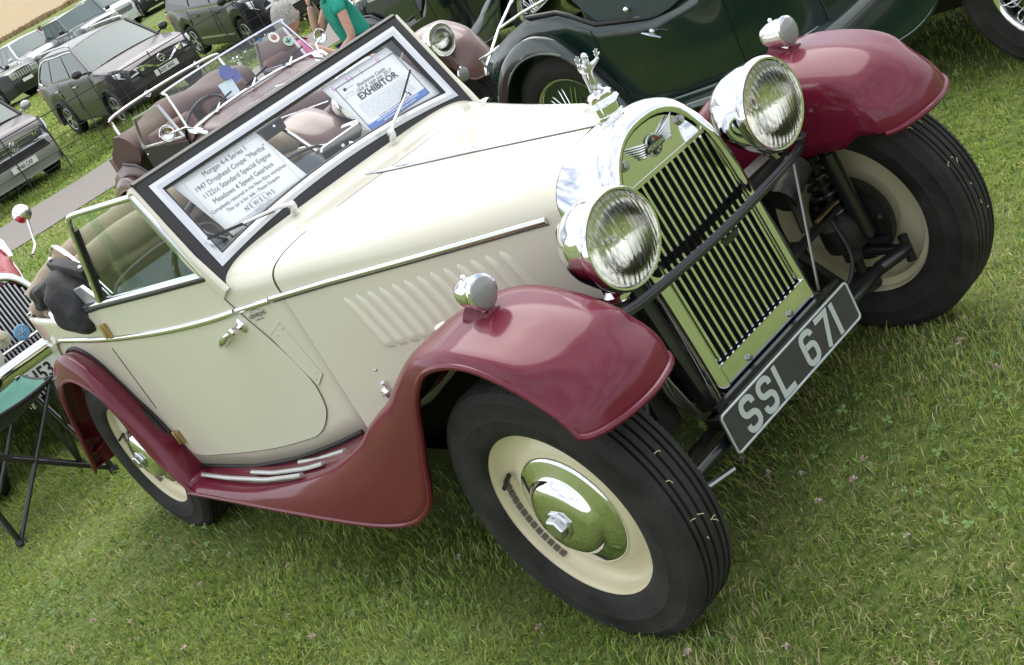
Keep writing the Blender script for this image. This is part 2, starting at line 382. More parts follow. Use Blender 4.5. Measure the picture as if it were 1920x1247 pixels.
def make_grass():
    rng=np.random.default_rng(11)
    # near lawn, dense where it shows large
    N0=6600000; x=rng.uniform(-9.5,2.6,N0); y=rng.uniform(-3.6,7.5,N0)
    P=np.stack([x,y,np.zeros(N0)],-1); d=np.linalg.norm(P-CPn,axis=1)
    keep=(inview(P,.06)|(inview(P,.55)&(rng.random(N0)<.45)))&(rng.random(N0)<np.minimum(1,(2.35/d)**2.1)*.62)
    # thin out where the big car hides the lawn entirely
    hid=(x<-.15)&(x>-2.6)&(abs(y)<.42); keep&=~(hid&(rng.random(N0)<.8))
    q=fnoise(x,y,9,7.0); q2=fnoise(x,y,53,1.3); keep&=rng.random(N0)<np.clip(.80+.4*q+.25*q2,.22,1)
    x,y,d=x[keep],y[keep],d[keep]; n=len(x)
    p=fnoise(x,y,3,2.2)
    ln=rng.gamma(6,.0045,n)*(1+.30*p)*np.clip(.9+.05*d,.9,1.4); wd=rng.uniform(.0016,.0034,n)*np.clip((d/2.3)**.85,.9,3.2)
    cd=fnoise(x,y,21,3.0)*3.5
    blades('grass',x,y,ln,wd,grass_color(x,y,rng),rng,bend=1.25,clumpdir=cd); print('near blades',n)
    # farther lawn and the car park
    N0=700000; r=rng.random(N0)**.8; x=-8.5-r*34; y=rng.uniform(-5,30,N0); P=np.stack([x,y,GZ(x,y)],-1); d=np.linalg.norm(P-CPn,axis=1)
    keep=inview(P,.45)&(rng.random(N0)<np.minimum(1,(11/d)**1.1))&~((x<-15.35)&(x>-18.9)); x,y,d=x[keep],y[keep],d[keep]; n=len(x)
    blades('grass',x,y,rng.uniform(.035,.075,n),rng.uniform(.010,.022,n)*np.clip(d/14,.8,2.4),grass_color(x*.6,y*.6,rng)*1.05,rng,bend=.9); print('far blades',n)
    # rough growth along the fence
    n=26000; y=rng.uniform(1.0,16,n); x=-20.1+rng.normal(0,.30,n)+.12*np.sin(y*1.4); k=np.clip(.55+.6*fnoise(x,y,31,1.2),.05,1); m=rng.random(n)<k; x,y=x[m],y[m]; n=len(x)
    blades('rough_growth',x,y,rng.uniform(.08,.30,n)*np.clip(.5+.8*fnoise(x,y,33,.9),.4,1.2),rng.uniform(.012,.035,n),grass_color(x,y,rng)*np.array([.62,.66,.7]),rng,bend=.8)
    # long-leaved weeds and white daisies at the verge
    n=900; rngd=np.random.default_rng(4); y=np.concatenate([rngd.normal(9.6,.9,n//2),rngd.normal(7.9,.7,n-n//2)]); x=-19.5+rngd.normal(0,.22,n)
    b=MB(); 
    for i in range(130):
        h=rngd.uniform(.05,.28); c=A((x[i],y[i],float(GZ(x[i],y[i]))+h)); r_=rngd.uniform(.014,.026); u=rngd.normal(0,1,3); u[2]=abs(u[2])+.6; u=nrm(u)
        b.lathe([(0,.004),(r_*.4,.0),(r_,.004)],c,u,6)
    b.obj('daisies',mat('daisy_white',(.75,.75,.72),.7),None,kind='stuff',smooth=False)
    # clover: trefoil leaves and round flower heads
    rngc=np.random.default_rng(8); b=MB(); cl=mat('clover_leaf',(.11,.19,.045),.55,var=.3,vscale=7,spec=.4)
    cnt=0
    while cnt<1500:
        cx,cy=rngc.uniform(-3.5,1.5),rngc.uniform(-2.3,2.6); P=A((cx,cy,0))
        if not inview(P[None],.05)[0] or fnoise(np.array([cx]),np.array([cy]),41,2.6)[0]<.05: continue
        z=float(GZ(cx,cy))+rngc.uniform(.012,.034); tilt=nrm(A((rngc.normal(0,.35),rngc.normal(0,.35),1))); u=nrm(np.cross(tilt,A((1,.2,0)))); v=np.cross(tilt,u); a0=rngc.uniform(0,6.28); s=rngc.uniform(.0045,.0085)
        for k in range(3):
            a=a0+k*2*PI/3; dd=math.cos(a)*u+math.sin(a)*v; ss=-math.sin(a)*u+math.cos(a)*v; c=A((cx,cy,z))
            b.add([c,c+dd*s*.9+ss*s*.75,c+dd*s*1.75+ss*s*.45+tilt*s*.2,c+dd*s*1.6,c+dd*s*1.75-ss*s*.45+tilt*s*.2,c+dd*s*.9-ss*s*.75],[(0,1,2,3),(0,3,4,5)])
        cnt+=1
    b.obj('clover',cl,None,smooth=False,kind='stuff')
    fm=mat('clover_flower',(.55,.42,.38),.8,var=.3,vscale=60); b=MB(); 
    px=[(1440,889),(1502,888),(1473,1212),(450,980),(175,1165),(430,1040),(880,840),(1392,860),(1600,900),(1620,860),(540,1155),(375,1095),(1290,1225),(860,1045),(300,1010),(1010,1175),(1700,1005),(1480,655),(1870,690),(1800,640),(640,1060),(540,1060),(245,1165),(585,1195),(345,1215),(1535,940)]
    for (a,c) in px:
        ray=FW+R2*(a-960)/2347.27-U2*(c-623.5)/2347.27; t=(.028-CPn[2])/ray[2]; p=CPn+ray*t; s=rngc.uniform(.006,.0095)
        for k in range(26):
            q=rngc.normal(0,1,3); q[2]=abs(q[2])*.9-.1; q=nrm(q); w=nrm(np.cross(q,A((.3,.5,.8)))); b.add([p+w*s*.16,p-w*s*.16,p+q*s*1.25],[(0,1,2)])
            b.add([p+q*s*1.25+w*s*.2,p+q*s*1.25-w*s*.2,p+q*s*.6-w*s*.1,p+q*s*.6+w*s*.1],[(0,1,2,3)])
        b.tube([p-A((.004,.003,.03)),p],.0008,4)
    b.obj('clover_flowers',fm,None,smooth=False,kind='stuff')
make_grass()
# ---------------------------------------------------------------- body mathematics shared by the old roadsters
KX=[-2.97,-2.93,-2.88,-2.80,-2.65,-2.4,-2.0,-1.6,-1.3,-1.07,-.83,-.56,-.31,-.15,-.08,.1]
KW=[.40,.46,.515,.56,.588,.600,.592,.566,.537,.497,.422,.345,.268,.218,.204,.17]
_wt=crom(np.array([KX,KW]).T,12)
for _i in range(3): _wt[2:-2,1]=(_wt[:-4,1]+_wt[1:-3,1]*2+_wt[2:-2,1]*3+_wt[3:-1,1]*2+_wt[4:,1])/9
WTX,WTY=_wt[:,0].copy(),_wt[:,1].copy()
def BW(x): return float(np.interp(x,WTX,WTY))
_zt=crom(np.array([[-2.9,-2.4,-2.0,-1.6,-1.3,-1.07,-.8,-.5,-.2,-.08],[.815,.816,.807,.806,.815,.826,.822,.814,.806,.803]]).T,10)
def ZB(x): return float(np.interp(x,_zt[:,0],_zt[:,1]))
def bonnet_sec(x,n=24,zt=None):
    w=BW(x); zb=ZB(x); t=min(1,max(0,(-x-.08)/1.07)); e=2.2+3.2*t**1.5
    zt=float(np.interp(x,[-1.30,-1.17,-1.066,-.5,-.08],[.972,.952,.932,.925,.918])) if zt is None else zt
    out=[]
    for i in range(n+1):
        a=PI*i/n; c,s_=math.cos(a),math.sin(a)
        y=-w*math.copysign(abs(c)**(2/e),c); z=zb+(zt-zb)*abs(s_)**(2/e); out.append((x,y,z))
    return out
def bonnet_pt(x,f,off=0):
    # f in -1..1 across (y fraction); returns point & normal on the upper bonnet
    w=BW(x); zb=ZB(x); t=min(1,max(0,(-x-.08)/1.07)); e=2.2+3.2*t**1.5
    zt=float(np.interp(x,[-1.30,-1.17,-1.066,-.5,-.08],[.972,.952,.932,.925,.918]))
    g=lambda f:zb+(zt-zb)*max(0,1-abs(f)**e)**(1/e)
    z=g(f); dz=(g(min(.999,f+.01))-g(max(-.999,f-.01)))/(.02*w); n=nrm(A((0,-dz,1)))
    return A((x,f*w,z))+n*off,n
HR=[(-.001,-1),(0,0)]
HALF=lambda w,h,n=6:[(-w/2,0)]+[(-w/2*math.cos(PI*i/n),h*math.sin(PI*i/n)) for i in range(1,n)]+[(w/2,0)]
def front_wing_rows():
    cr=[(.292,.585),(.325,.640),(.310,.695),(.250,.745),(.150,.780),(.02,.797),(-.10,.785),(-.21,.75),(-.31,.69),(-.40,.625),(-.48,.585),(-.575,.535),(-.66,.485),(-.80,.43),(-.96,.385),(-1.15,.346),(-1.4,.306),(-1.7,.286),(-1.95,.282)]
    ce=[(.288,.578),(.317,.625),(.288,.685),(.230,.735),(.140,.768),(.01,.788),(-.10,.775),(-.19,.752),(-.30,.690),(-.39,.632),(-.48,.588),(-.576,.539),(-.66,.489),(-.81,.426),(-.98,.372),(-1.20,.325),(-1.45,.291),(-1.7,.276),(-1.95,.272)]
    li=[(.285,.590),(.258,.640),(.200,.690),(.140,.728),(.072,.752),(-.005,.757),(-.09,.740),(-.155,.695),(-.205,.640),(-.25,.575),(-.305,.50),(-.358,.42),(-.42,.355),(-.53,.300),(-.70,.268),(-.95,.255),(-1.35,.250),(-1.65,.250),(-1.95,.248)]
    yi=[.405,.402,.40,.415,.41,.41,.41,.39,.35,.30,.31,.335,.36,.40,.445,.50,.535,.565,.58]
    zd=[0,.02,.07,.14,.18,.22,.25,.25,.22,.2,.18,.16,.12,.08,.05,.03,.02,.02,.02]
    dz=[0,0,0,.030,.024,.015,.016,.016,.010,.004]+[0]*20
    rows=[]
    for k in range(len(cr)):
        c,e,l=cr[k],ce[k],li[k]; y0=yi[k]; m=lambda a,b,t:a+(b-a)*t
        r=[(c[0],y0,c[1]-zd[k]-dz[k]),(c[0],y0+.003,c[1]-max(.012,zd[k]*.2)-dz[k]*1.4),(c[0],max(y0+.03,.445) if k<9 else m(y0,.6,.25),c[1]-.001-dz[k]),(c[0],.53 if k<14 else .585,c[1]+.001-dz[k]*.2),(m(c[0],e[0],.8),.60,m(c[1],e[1],.8)),
           (e[0],.642,e[1]-.004),(m(e[0],l[0],.28),.668,m(e[1],l[1],.28)),(m(e[0],l[0],.6),.680,m(e[1],l[1],.6)),(l[0],.688,l[1])]
        rows.append(r)
    for k_,dx0,dx1 in((3,-.08,-.05),(4,-.04,-.025)):
        r=rows[k_]; r[0]=(r[0][0]+dx0,r[0][1],r[0][2]); r[1]=(r[1][0]+dx1,r[1][1],r[1][2])
    rows[0]=[(.272,.412,.600),(.288,.420,.592),(.318,.448,.590),(.343,.52,.590),(.341,.585,.590),(.325,.635,.590),(.311,.660,.591),(.297,.675,.594),(.284,.683,.600)]
    rows[1]=[(.26,.410,.600),(.282,.416,.628),(.308,.448,.640),(.331,.53,.645),(.327,.60,.642),(.308,.642,.636),(.292,.664,.634),(.276,.677,.636),(.262,.685,.640)]
    rows[2]=[(.22,.410,.600),(.248,.418,.668),(.275,.450,.682),(.300,.53,.694),(.290,.60,.694),(.268,.642,.690),(.245,.666,.688),(.222,.680,.688),(.205,.687,.690)]
    return rows
def rear_wing_rows():
    J=[(-1.965,.262),(-1.99,.33),(-2.023,.406),(-2.065,.47),(-2.10,.525),(-2.14,.585),(-2.177,.64),(-2.225,.705),(-2.29,.752),(-2.371,.771),(-2.47,.758),(-2.57,.70),(-2.66,.61),(-2.75,.49),(-2.82,.38),(-2.86,.29),(-2.87,.26)]
    Rg=[(-1.93,.245),(-1.965,.325),(-2.0,.40),(-2.035,.475),(-2.07,.545),(-2.105,.61),(-2.145,.675),(-2.20,.735),(-2.28,.772),(-2.37,.782),(-2.48,.757),(-2.59,.70),(-2.69,.60),(-2.78,.475),(-2.86,.36),(-2.91,.28),(-2.90,.255)]
    Lp=[(-1.925,.25),(-1.98,.31),(-2.045,.384),(-2.075,.45),(-2.095,.52),(-2.115,.575),(-2.15,.63),(-2.20,.67),(-2.29,.70),(-2.376,.703),(-2.465,.684),(-2.55,.635),(-2.63,.555),(-2.70,.45),(-2.77,.35),(-2.83,.275),(-2.86,.255)]
    rows=[]
    for k in range(len(J)):
        a,c,l=J[k],Rg[k],Lp[k]; M_=lambda p,q,t:(p[0]+(q[0]-p[0])*t,p[1]+(q[1]-p[1])*t)
        q=lambda y,p:(p[0],y,p[1]); yi=.57 if k<10 else .57-.03*(k-9)*.5
        rows.append([q(yi,a),q(.598,M_(a,c,.15)),q(.632,M_(a,c,.75)),q(.658,c),q(.676,M_(c,l,.35)),q(.684,M_(c,l,.75)),q(.687,l)])
    return rows
def build_wings(root,pm,beadm,full=0):
    out=[]
    for s in(-1,1):
        G=smoothgrid(front_wing_rows(),4,4)*A((1,s,1))
        if full: G=G.copy(); G[...,2]+=full*(np.exp(-((G[...,0]-.03)/.22)**2)-1.1*np.clip((G[...,0]-.20)/.12,0,1)*np.clip((.72-G[...,2])/.1,0,1)); G[...,0]+=full*.8*np.clip((G[...,0]-.1)/.2,0,1)
        b=MB(); b.grid(G); o=b.obj('front_wing',pm,root,solid=.004,ssoff=0,sharp=60)
        lp=[G[i][-1]+A((0,-s*.002,0)) for i in range(len(G))]; fe=[G[0][j] for j in range(4,len(G[0]))]
        q=MB(); q.tube(fe[:-1]+lp,.0075,8); q.obj('rolled_edge',beadm,o)
        for g_ in(G,None):
            if g_ is None: continue
            du=np.gradient(g_,axis=0); dv=np.gradient(g_,axis=1); nn_=np.cross(du,dv); nn_/=np.linalg.norm(nn_,axis=2,keepdims=True)+1e-9
            if nn_[20,16][2]>0: nn_=-nn_
            q=MB(); q.grid((g_+nn_*.012)[14:,8:]); q.obj('underside',blackg,o)
        G=smoothgrid(rear_wing_rows(),4,4)*A((1,s,1))
        b=MB(); b.grid(G); o2=b.obj('rear_wing',pm,root,solid=.004,ssoff=0,sharp=60)
        q=MB(); q.tube([g[-1]+A((0,-s*.002,0)) for g in G],.0075,8); q.obj('rolled_edge',beadm,o2)
        # black piping between rear wing and body
        q=MB(); q.tube([(g[4][0],s*(BW(max(-2.9,g[4][0]))+.004),g[4][2]+.010) for g in G[6:44]],.0055,6); q.obj('wing_piping',rubberb,o2)
        out+=[o,o2]
    return out
def tyre_profile(R=.33,w=.066,rr=.212):
    P=[(rr,.052),(rr+.006,.060),(rr+.02,.0665),(rr+.045,.0705),(rr+.052,.0725),(rr+.056,.0705),(rr+.075,.0700),(R-.030,.0665),(R-.026,.0675),(R-.022,.0655),(R-.012,.0600),(R-.004,.0535),(R-.001,.049)]
    T=[]
    gro=[.0375,.0215,.0,-.0215,-.0375]
    ys=.049
    for g in gro:
        T+=[(R+.0015,g+.0035),(R-.006,g+.0022),(R-.006,g-.0022),(R+.0015,g-.0035)]
    return P+T+[(r,-h) for r,h in P[::-1]]
def add_tyre(par,cen,ax,R=.33,rr=.212,n=96,m=None,scale=1):
    b=MB(); b.lathe([(r,h*scale) for r,h in tyre_profile(R,.066,rr)],cen,ax,n)
    o=b.obj('tyre',m or rubber,par,sharp=32)
    return o
def tread_nibs(par,cen,ax,R=.33):
    b=MB(); ax=A(ax); u=A((0,0,1)); a=np.cross(ax,u)
    N_=150
    for s in(-1,1):
        for k in range(N_):
            th=2*PI*k/N_; d_=math.cos(th)*a+math.sin(th)*u; t=-math.sin(th)*a+math.cos(th)*u
            c=A(cen)+d_*(R-.0035)+ax*s*.0525
            b.sweep([c-d_*.003-ax*s*-.004,c+d_*.0015+ax*s*-.006],[(-.0028,-.0018),(.0028,-.0018),(.0028,.0018),(-.0028,.0018)],up=tuple(ax))
    o=b.obj('tread_block',rubber,par,smooth=False,kind='stuff'); return o
def disc_wheel(root,x,s,yaw=0,front=True,nibs=True,valve=True):
    # s=-1 right, +1 left
    ax=A((-math.sin(yaw)*1.0,math.cos(yaw),0))*s; cen=A((x,s*.5715,.3283))
    b=MB()
    pr=[(.214,.020),(.2195,.046),(.2235,.052),(.2255,.050),(.2245,.047),(.219,.046)]
    prof=[(.2235,.046),(.2262,.0515),(.2235,.056),(.217,.0545),(.2115,.048),(.208,.034),(.206,.018),(.196,.010),(.186,.006),(.176,.010),(.160,.022),(.146,.028),(.135,.029),(.12,.028),(.05,.030),(.0,.030)]
    b.lathe(prof,cen,ax,80)
    back=[(.2235,-.046),(.2262,-.0515),(.2235,-.056),(.215,-.0545),(.209,-.048),(.206,-.034),(.190,-.026),(.188,-.004),(.186,.002),(.16,.016),(.10,.022)]
    b.lathe(back,cen,ax,80); b.lathe([(.2235,.046),(.217,.0),(.2235,-.046)],cen,ax,80)
    w=b.obj('wheel',creamw,root,sharp=50)
    add_tyre(w,cen,ax)
    if nibs: tread_nibs(w,cen,ax)
    h=MB(); h.lathe([(.137,.024),(.139,.030),(.137,.035),(.131,.0375),(.118,.041),(.104,.047),(.097,.049),(.094,.053),(.091,.060),(.084,.067),(.070,.073),(.050,.076),(.036,.077),(.033,.077),(.0315,.080),(.0,.080)],cen,ax,64)
    h.obj('hub_cap',chrome,w,sharp=50)
    u=MB(); u.lathe([(.033,.076),(.034,.080),(.031,.083),(.024,.083)],cen,ax,32); u.lathe([(.026,.082),(.026,.094),(.022,.098),(.0,.099)],cen,ax,6); u.obj('hub_nut',chromed,w,sharp=20)
    if valve:
        uu=A((0,0,1)); a=np.cross(ax,uu); th=math.radians(150 if s<0 else 60); d_=math.cos(th)*a+math.sin(th)*uu
        if s<0: d_=nrm(A((-.93,0,.36)))
        v=MB(); v.tube([cen+ax*.02+d_*.192,cen+ax*.036+d_*.186,cen+ax*.050+d_*.178],[.006,.0055,.005],8); v.tube([cen+ax*.050+d_*.178,cen+ax*.058+d_*.174],.0052,8); v.obj('valve',rubberb,w)
        g=MB(); 
        ang0=math.atan2(d_[2],d_[0])
        for k in range(13):
            th=ang0+.10+k*.088
            if s<0:
                dd=A((math.cos(th),0,math.sin(th))); tt=A((-math.sin(th),0,math.cos(th)))
                c=cen+dd*.2015+ax*.026
                g.box(c,(.001,.001,.001)); g.V=g.V[:-8]; g.F=g.F[:-6]; g.MI=g.MI[:-6]
                g.sweep([c-tt*.0068,c+tt*.0068],[(-.0062,-.0025),(.0062,-.0025),(.0062,.0025),(-.0062,.0025)],up=tuple(dd))
        if g.V: g.obj('balance_weight',mat('lead',(.14,.125,.12),.5,.3),w,smooth=False)
    return w
def wire_wheel(root,x,s,R=.33,rr=.212,tscale=1.0):
    ax=A((0,s,0)); cen=A((x,s*.5715,R))
    b=MB(); b.lathe([(rr,.046),(rr+.006,.053),(rr+.003,.057),(rr-.006,.054),(rr-.012,.040),(rr-.018,.018),(rr-.02,0),(rr-.018,-.03),(rr-.006,-.052),(rr+.006,-.053)],cen,ax,56)
    w=b.obj('wheel',chrome,root,sharp=50); add_tyre(w,cen,ax,R,rr,72)
    h=MB(); h.lathe([(.030,-.02),(.034,.02),(.032,.045),(.040,.052),(.036,.062),(.022,.085),(.0,.088)],cen,ax,20)
    for a0 in(0,PI):
        u=A((0,0,1)); a=np.cross(ax,u); d_=math.cos(a0+.5)*a+math.sin(a0+.5)*u
        h.bar(cen+ax*.07,cen+ax*.075+d_*.062,.014,.010,up=(0,1,0))
    h.obj('spinner',chrome,w)
    sp=MB(); u=A((0,0,1)); a=np.cross(ax,u)
    for k in range(48):
        th=2*PI*k/48; off=(.32 if k%2 else -.32); hh=(.045 if (k//2)%2 else -.01); rh=(-.012 if k%4<2 else .02)
        P=lambda r,t,h_:cen+ax*h_+r*(math.cos(t)*a+math.sin(t)*u)
        sp.tube([P(.034,th+off,hh),P(rr-.014,th,rh)],.0026,4,caps=False)
    sp.obj('spokes',chrome,w,kind='stuff')
    dr=MB(); dr.lathe([(.0,-.045),(.13,-.045),(.13,-.02),(.0,-.02)],cen,ax,24); dr.obj('brake_drum',black,w)
    return w
def headlamp(root,c,fwd,r=.097,depth=.135,shell=None,name='headlamp',post=True,flutes=True):
    shell=shell or chrome; c=A(c); f=nrm(A(fwd)); ax=f
    b=MB(); k=r/.097
    b.lathe([(.0,-.150*k),(.020*k,-.148*k),(.050*k,-.135*k),(.075*k,-.110*k),(.092*k,-.075*k),(.1025*k,-.035*k),(.1065*k,-.010*k),(.1085*k,-.004*k),(.1085*k,.004*k),(.1065*k,.010*k),(.103*k,.015*k),(.0985*k,.014*k),(.097*k,.008*k)],c,ax,64)
    o=b.obj(name,shell,root,sharp=55)
    q=MB(); q.lathe([(.096*k,.004*k),(.086*k,-.012*k),(.072*k,-.026*k),(.055*k,-.038*k),(.035*k,-.047*k),(.015*k,-.052*k),(0,-.053*k)],c,ax,48); q.obj('reflector',mat('reflector',(.95,.94,.90),.13,1),o,sharp=60)
    q=MB(); q.sph(c-f*.030*k,.010*k); q.tube([c-f*.055*k,c-f*.03*k],.005*k,8); q.obj('bulb',chromed,o)
    # fluted front glass: domed, ribs pressed into it
    u=A((0,0,1)); a=nrm(np.cross(u,f)); uu=np.cross(f,a); R_=.0965*k; n=84 if flutes else 12; G=[]
    for i in range(n+1):
        row=[]
        for j in range(n+1):
            X=-1+2*i/n; Y=-1+2*j/n
            x=X*math.sqrt(1-Y*Y/2); y=Y*math.sqrt(1-X*X/2); rr=x*x+y*y
            dome=.022*k*(1-rr)
            if flutes:
                rib=.0007*math.sin(x*62)
                dome+=rib*(1-min(1,rr**4))*k
            row.append(c+f*(.010*k+dome)+a*x*R_+uu*y*R_)
        G.append(row)
    g=MB(); g.grid(G); g.obj('lens',lensmat,o,sharp=80)
    if flutes:
        q=MB(); q.lathe([(.014*k,.0),(.016*k,.0012),(.018*k,0)],c+f*.0325*k+uu*.02*k-a*.005,ax,24); q.obj('lens_crest',lensmat,o)
    return o
lensmat=None
def make_lens():
    global lensmat
    m,N_,L_,b=nodemat('fluted_lens'); N_.remove(b); out=N_['Material Output']
    gl=N_.new('ShaderNodeBsdfGlossy'); gl.inputs['Roughness'].default_value=.03; gl.inputs[0].default_value=(.97,.98,1,1)
    tr=N_.new('ShaderNodeBsdfRefraction'); tr.inputs['IOR'].default_value=1.45; tr.inputs[0].default_value=(.95,.95,.90,1); tr.inputs['Roughness'].default_value=.0
    fr=N_.new('ShaderNodeFresnel'); fr.inputs[0].default_value=1.5
    tp=N_.new('ShaderNodeBsdfTransparent'); tp.inputs[0].default_value=(.95,.95,.9,1)
    tcc=N_.new('ShaderNodeTexCoord'); wv=N_.new('ShaderNodeTexWave'); wv.wave_type='BANDS'; wv.bands_direction='Y'; wv.inputs['Scale'].default_value=24; wv.inputs['Distortion'].default_value=.6; wv.inputs['Detail'].default_value=1
    L_.new(tcc.outputs['Object'],wv.inputs['Vector']); bp_=N_.new('ShaderNodeBump'); bp_.inputs['Strength'].default_value=1.0; bp_.inputs['Distance'].default_value=.0025; L_.new(wv.outputs['Fac'],bp_.inputs['Height']); L_.new(bp_.outputs['Normal'],gl.inputs['Normal']); L_.new(bp_.outputs['Normal'],tr.inputs['Normal'])
    m2=N_.new('ShaderNodeMixShader'); m2.inputs[0].default_value=.8; L_.new(tp.outputs[0],m2.inputs[1]); L_.new(tr.outputs[0],m2.inputs[2])
    mx=N_.new('ShaderNodeMixShader'); L_.new(fr.outputs[0],mx.inputs[0]); L_.new(m2.outputs[0],mx.inputs[1]); L_.new(gl.outputs[0],mx.inputs[2]); L_.new(mx.outputs[0],out.inputs['Surface'])
    lensmat=m
make_lens()
def grille_x(z): return .115-.105*(z-.3)
def radiator(root,shellm,slatm,nslat=15,zbot=.305,ztop=.80,main=True,black_slats=False):
    # chrome shell: arch outline lofted back to the bonnet
    def outline(hw,zt,zb,e=2.4,n=28,zs=.66):
        pts=[(-hw,zb+(zs-zb)*i/7) for i in range(7)]+[(-hw,zs)]
        n=26
        for i in range(1,n): 
            a=PI*i/n; c,s_=math.cos(a),math.sin(a); pts.append((-hw*math.copysign(abs(c)**(2/e),c),zs+(zt-zs)*abs(s_)**(2/e)))
        pts.append((hw,zs))
        for i in range(1,8): pts.append((hw,zs+(zb-zs)*i/7))
        return pts
    rows=[]
    def row(hw,zt,zb,dx,e=2.4): return [(grille_x(z)+dx,y,z) for y,z in outline(hw,zt,zb,e)]
    bs=crom(bonnet_sec(-.086,26),1); w0=bs[0][1]; zb0=bs[0][2]
    back=[(-.083,w0,.34+(zb0-.34)*i/7) for i in range(7)]+[(-.083,p[1],p[2]) for p in bs]+[(-.083,-w0,zb0+(.34-zb0)*i/7) for i in range(1,8)]
    rows=[row(.162,.896,zbot-.025,-.022),row(.164,.899,zbot-.025,.002),row(.172,.907,zbot-.028,.006),row(.184,.919,zbot-.03,.002),row(.196,.930,zbot-.03,-.010),row(.204,.935,zbot-.02,-.032),[(-.02,y,z) for y,z in outline(.206,.932,.32,2.3)],back]
    b=MB(); b.grid(rows); sh=b.obj('radiator_shell',shellm,root,sharp=60)
    # slats
    for k in range(nslat):
        y=-.150+.300*k/(nslat-1); m=MB()
        zt=ztop if main else min(.86,.66+.23*math.sqrt(max(0,1-(abs(y)/.165)**2)))
        z0,z1=zbot+.075 if main else zbot,zt
        P=[(grille_x(z)-.010-.004*math.sin(PI*(z-z0)/(z1-z0))*0,y,z) for z in(z0,(z0+z1)/2,z1)]
        m.sweep(P,[(-.0034,-.016),(.0034,-.016),(.0045,.0),(.0036,.005),(-.0036,.005),(-.0045,.0)],up=(1,0,0.1)); m.obj('grille_slat',slatm,root,sharp=30)
    q=MB(); q.grid([[(grille_x(z)-.040,-w_,z),(grille_x(z)-.040,w_,z)] for z,w_ in((zbot-.03,.16),(.66,.16),(.80,.15),(.86,.10))]); q.obj('radiator_core',dark,root)
    return sh
# ---------------------------------------------------------------- the cream and burgundy drophead coupe
def side(x,z,off=0,s=-1): 
    y=BW(x)
    if z>ZB(x): y-= (z-ZB(x))*.04
    return A((x,s*(y+off),z))
def clip_panel(poly,s,off,cuts,pm,name,par,th=.004,zc=()):
    # poly in (x,z): a curved skin panel following the body side
    bm=bmesh.new(); vs=[bm.verts.new((x,0,z)) for x,z in poly]; bm.faces.new(vs)
    for cx in cuts:
        bmesh.ops.bisect_plane(bm,geom=bm.verts[:]+bm.edges[:]+bm.faces[:],plane_co=(cx,0,0),plane_no=(1,0,0))
    for cz in zc:
        bmesh.ops.bisect_plane(bm,geom=bm.verts[:]+bm.edges[:]+bm.faces[:],plane_co=(0,0,cz),plane_no=(0,0,1))
    bm.verts.index_update(); bm.faces.index_update()
    b=MB(); b.add([side(v.co.x,v.co.z,off,s) for v in bm.verts],[tuple(v.index for v in f.verts) for f in bm.faces]); bm.free()
    # rim
    P=[]; n=len(poly)
    G=[[side(x,z,off-.0003,s),side(x,z,-.004,s)] for x,z in poly]; b.grid(G,True,False)
    o=b.obj(name,pm,par,sharp=30); return o
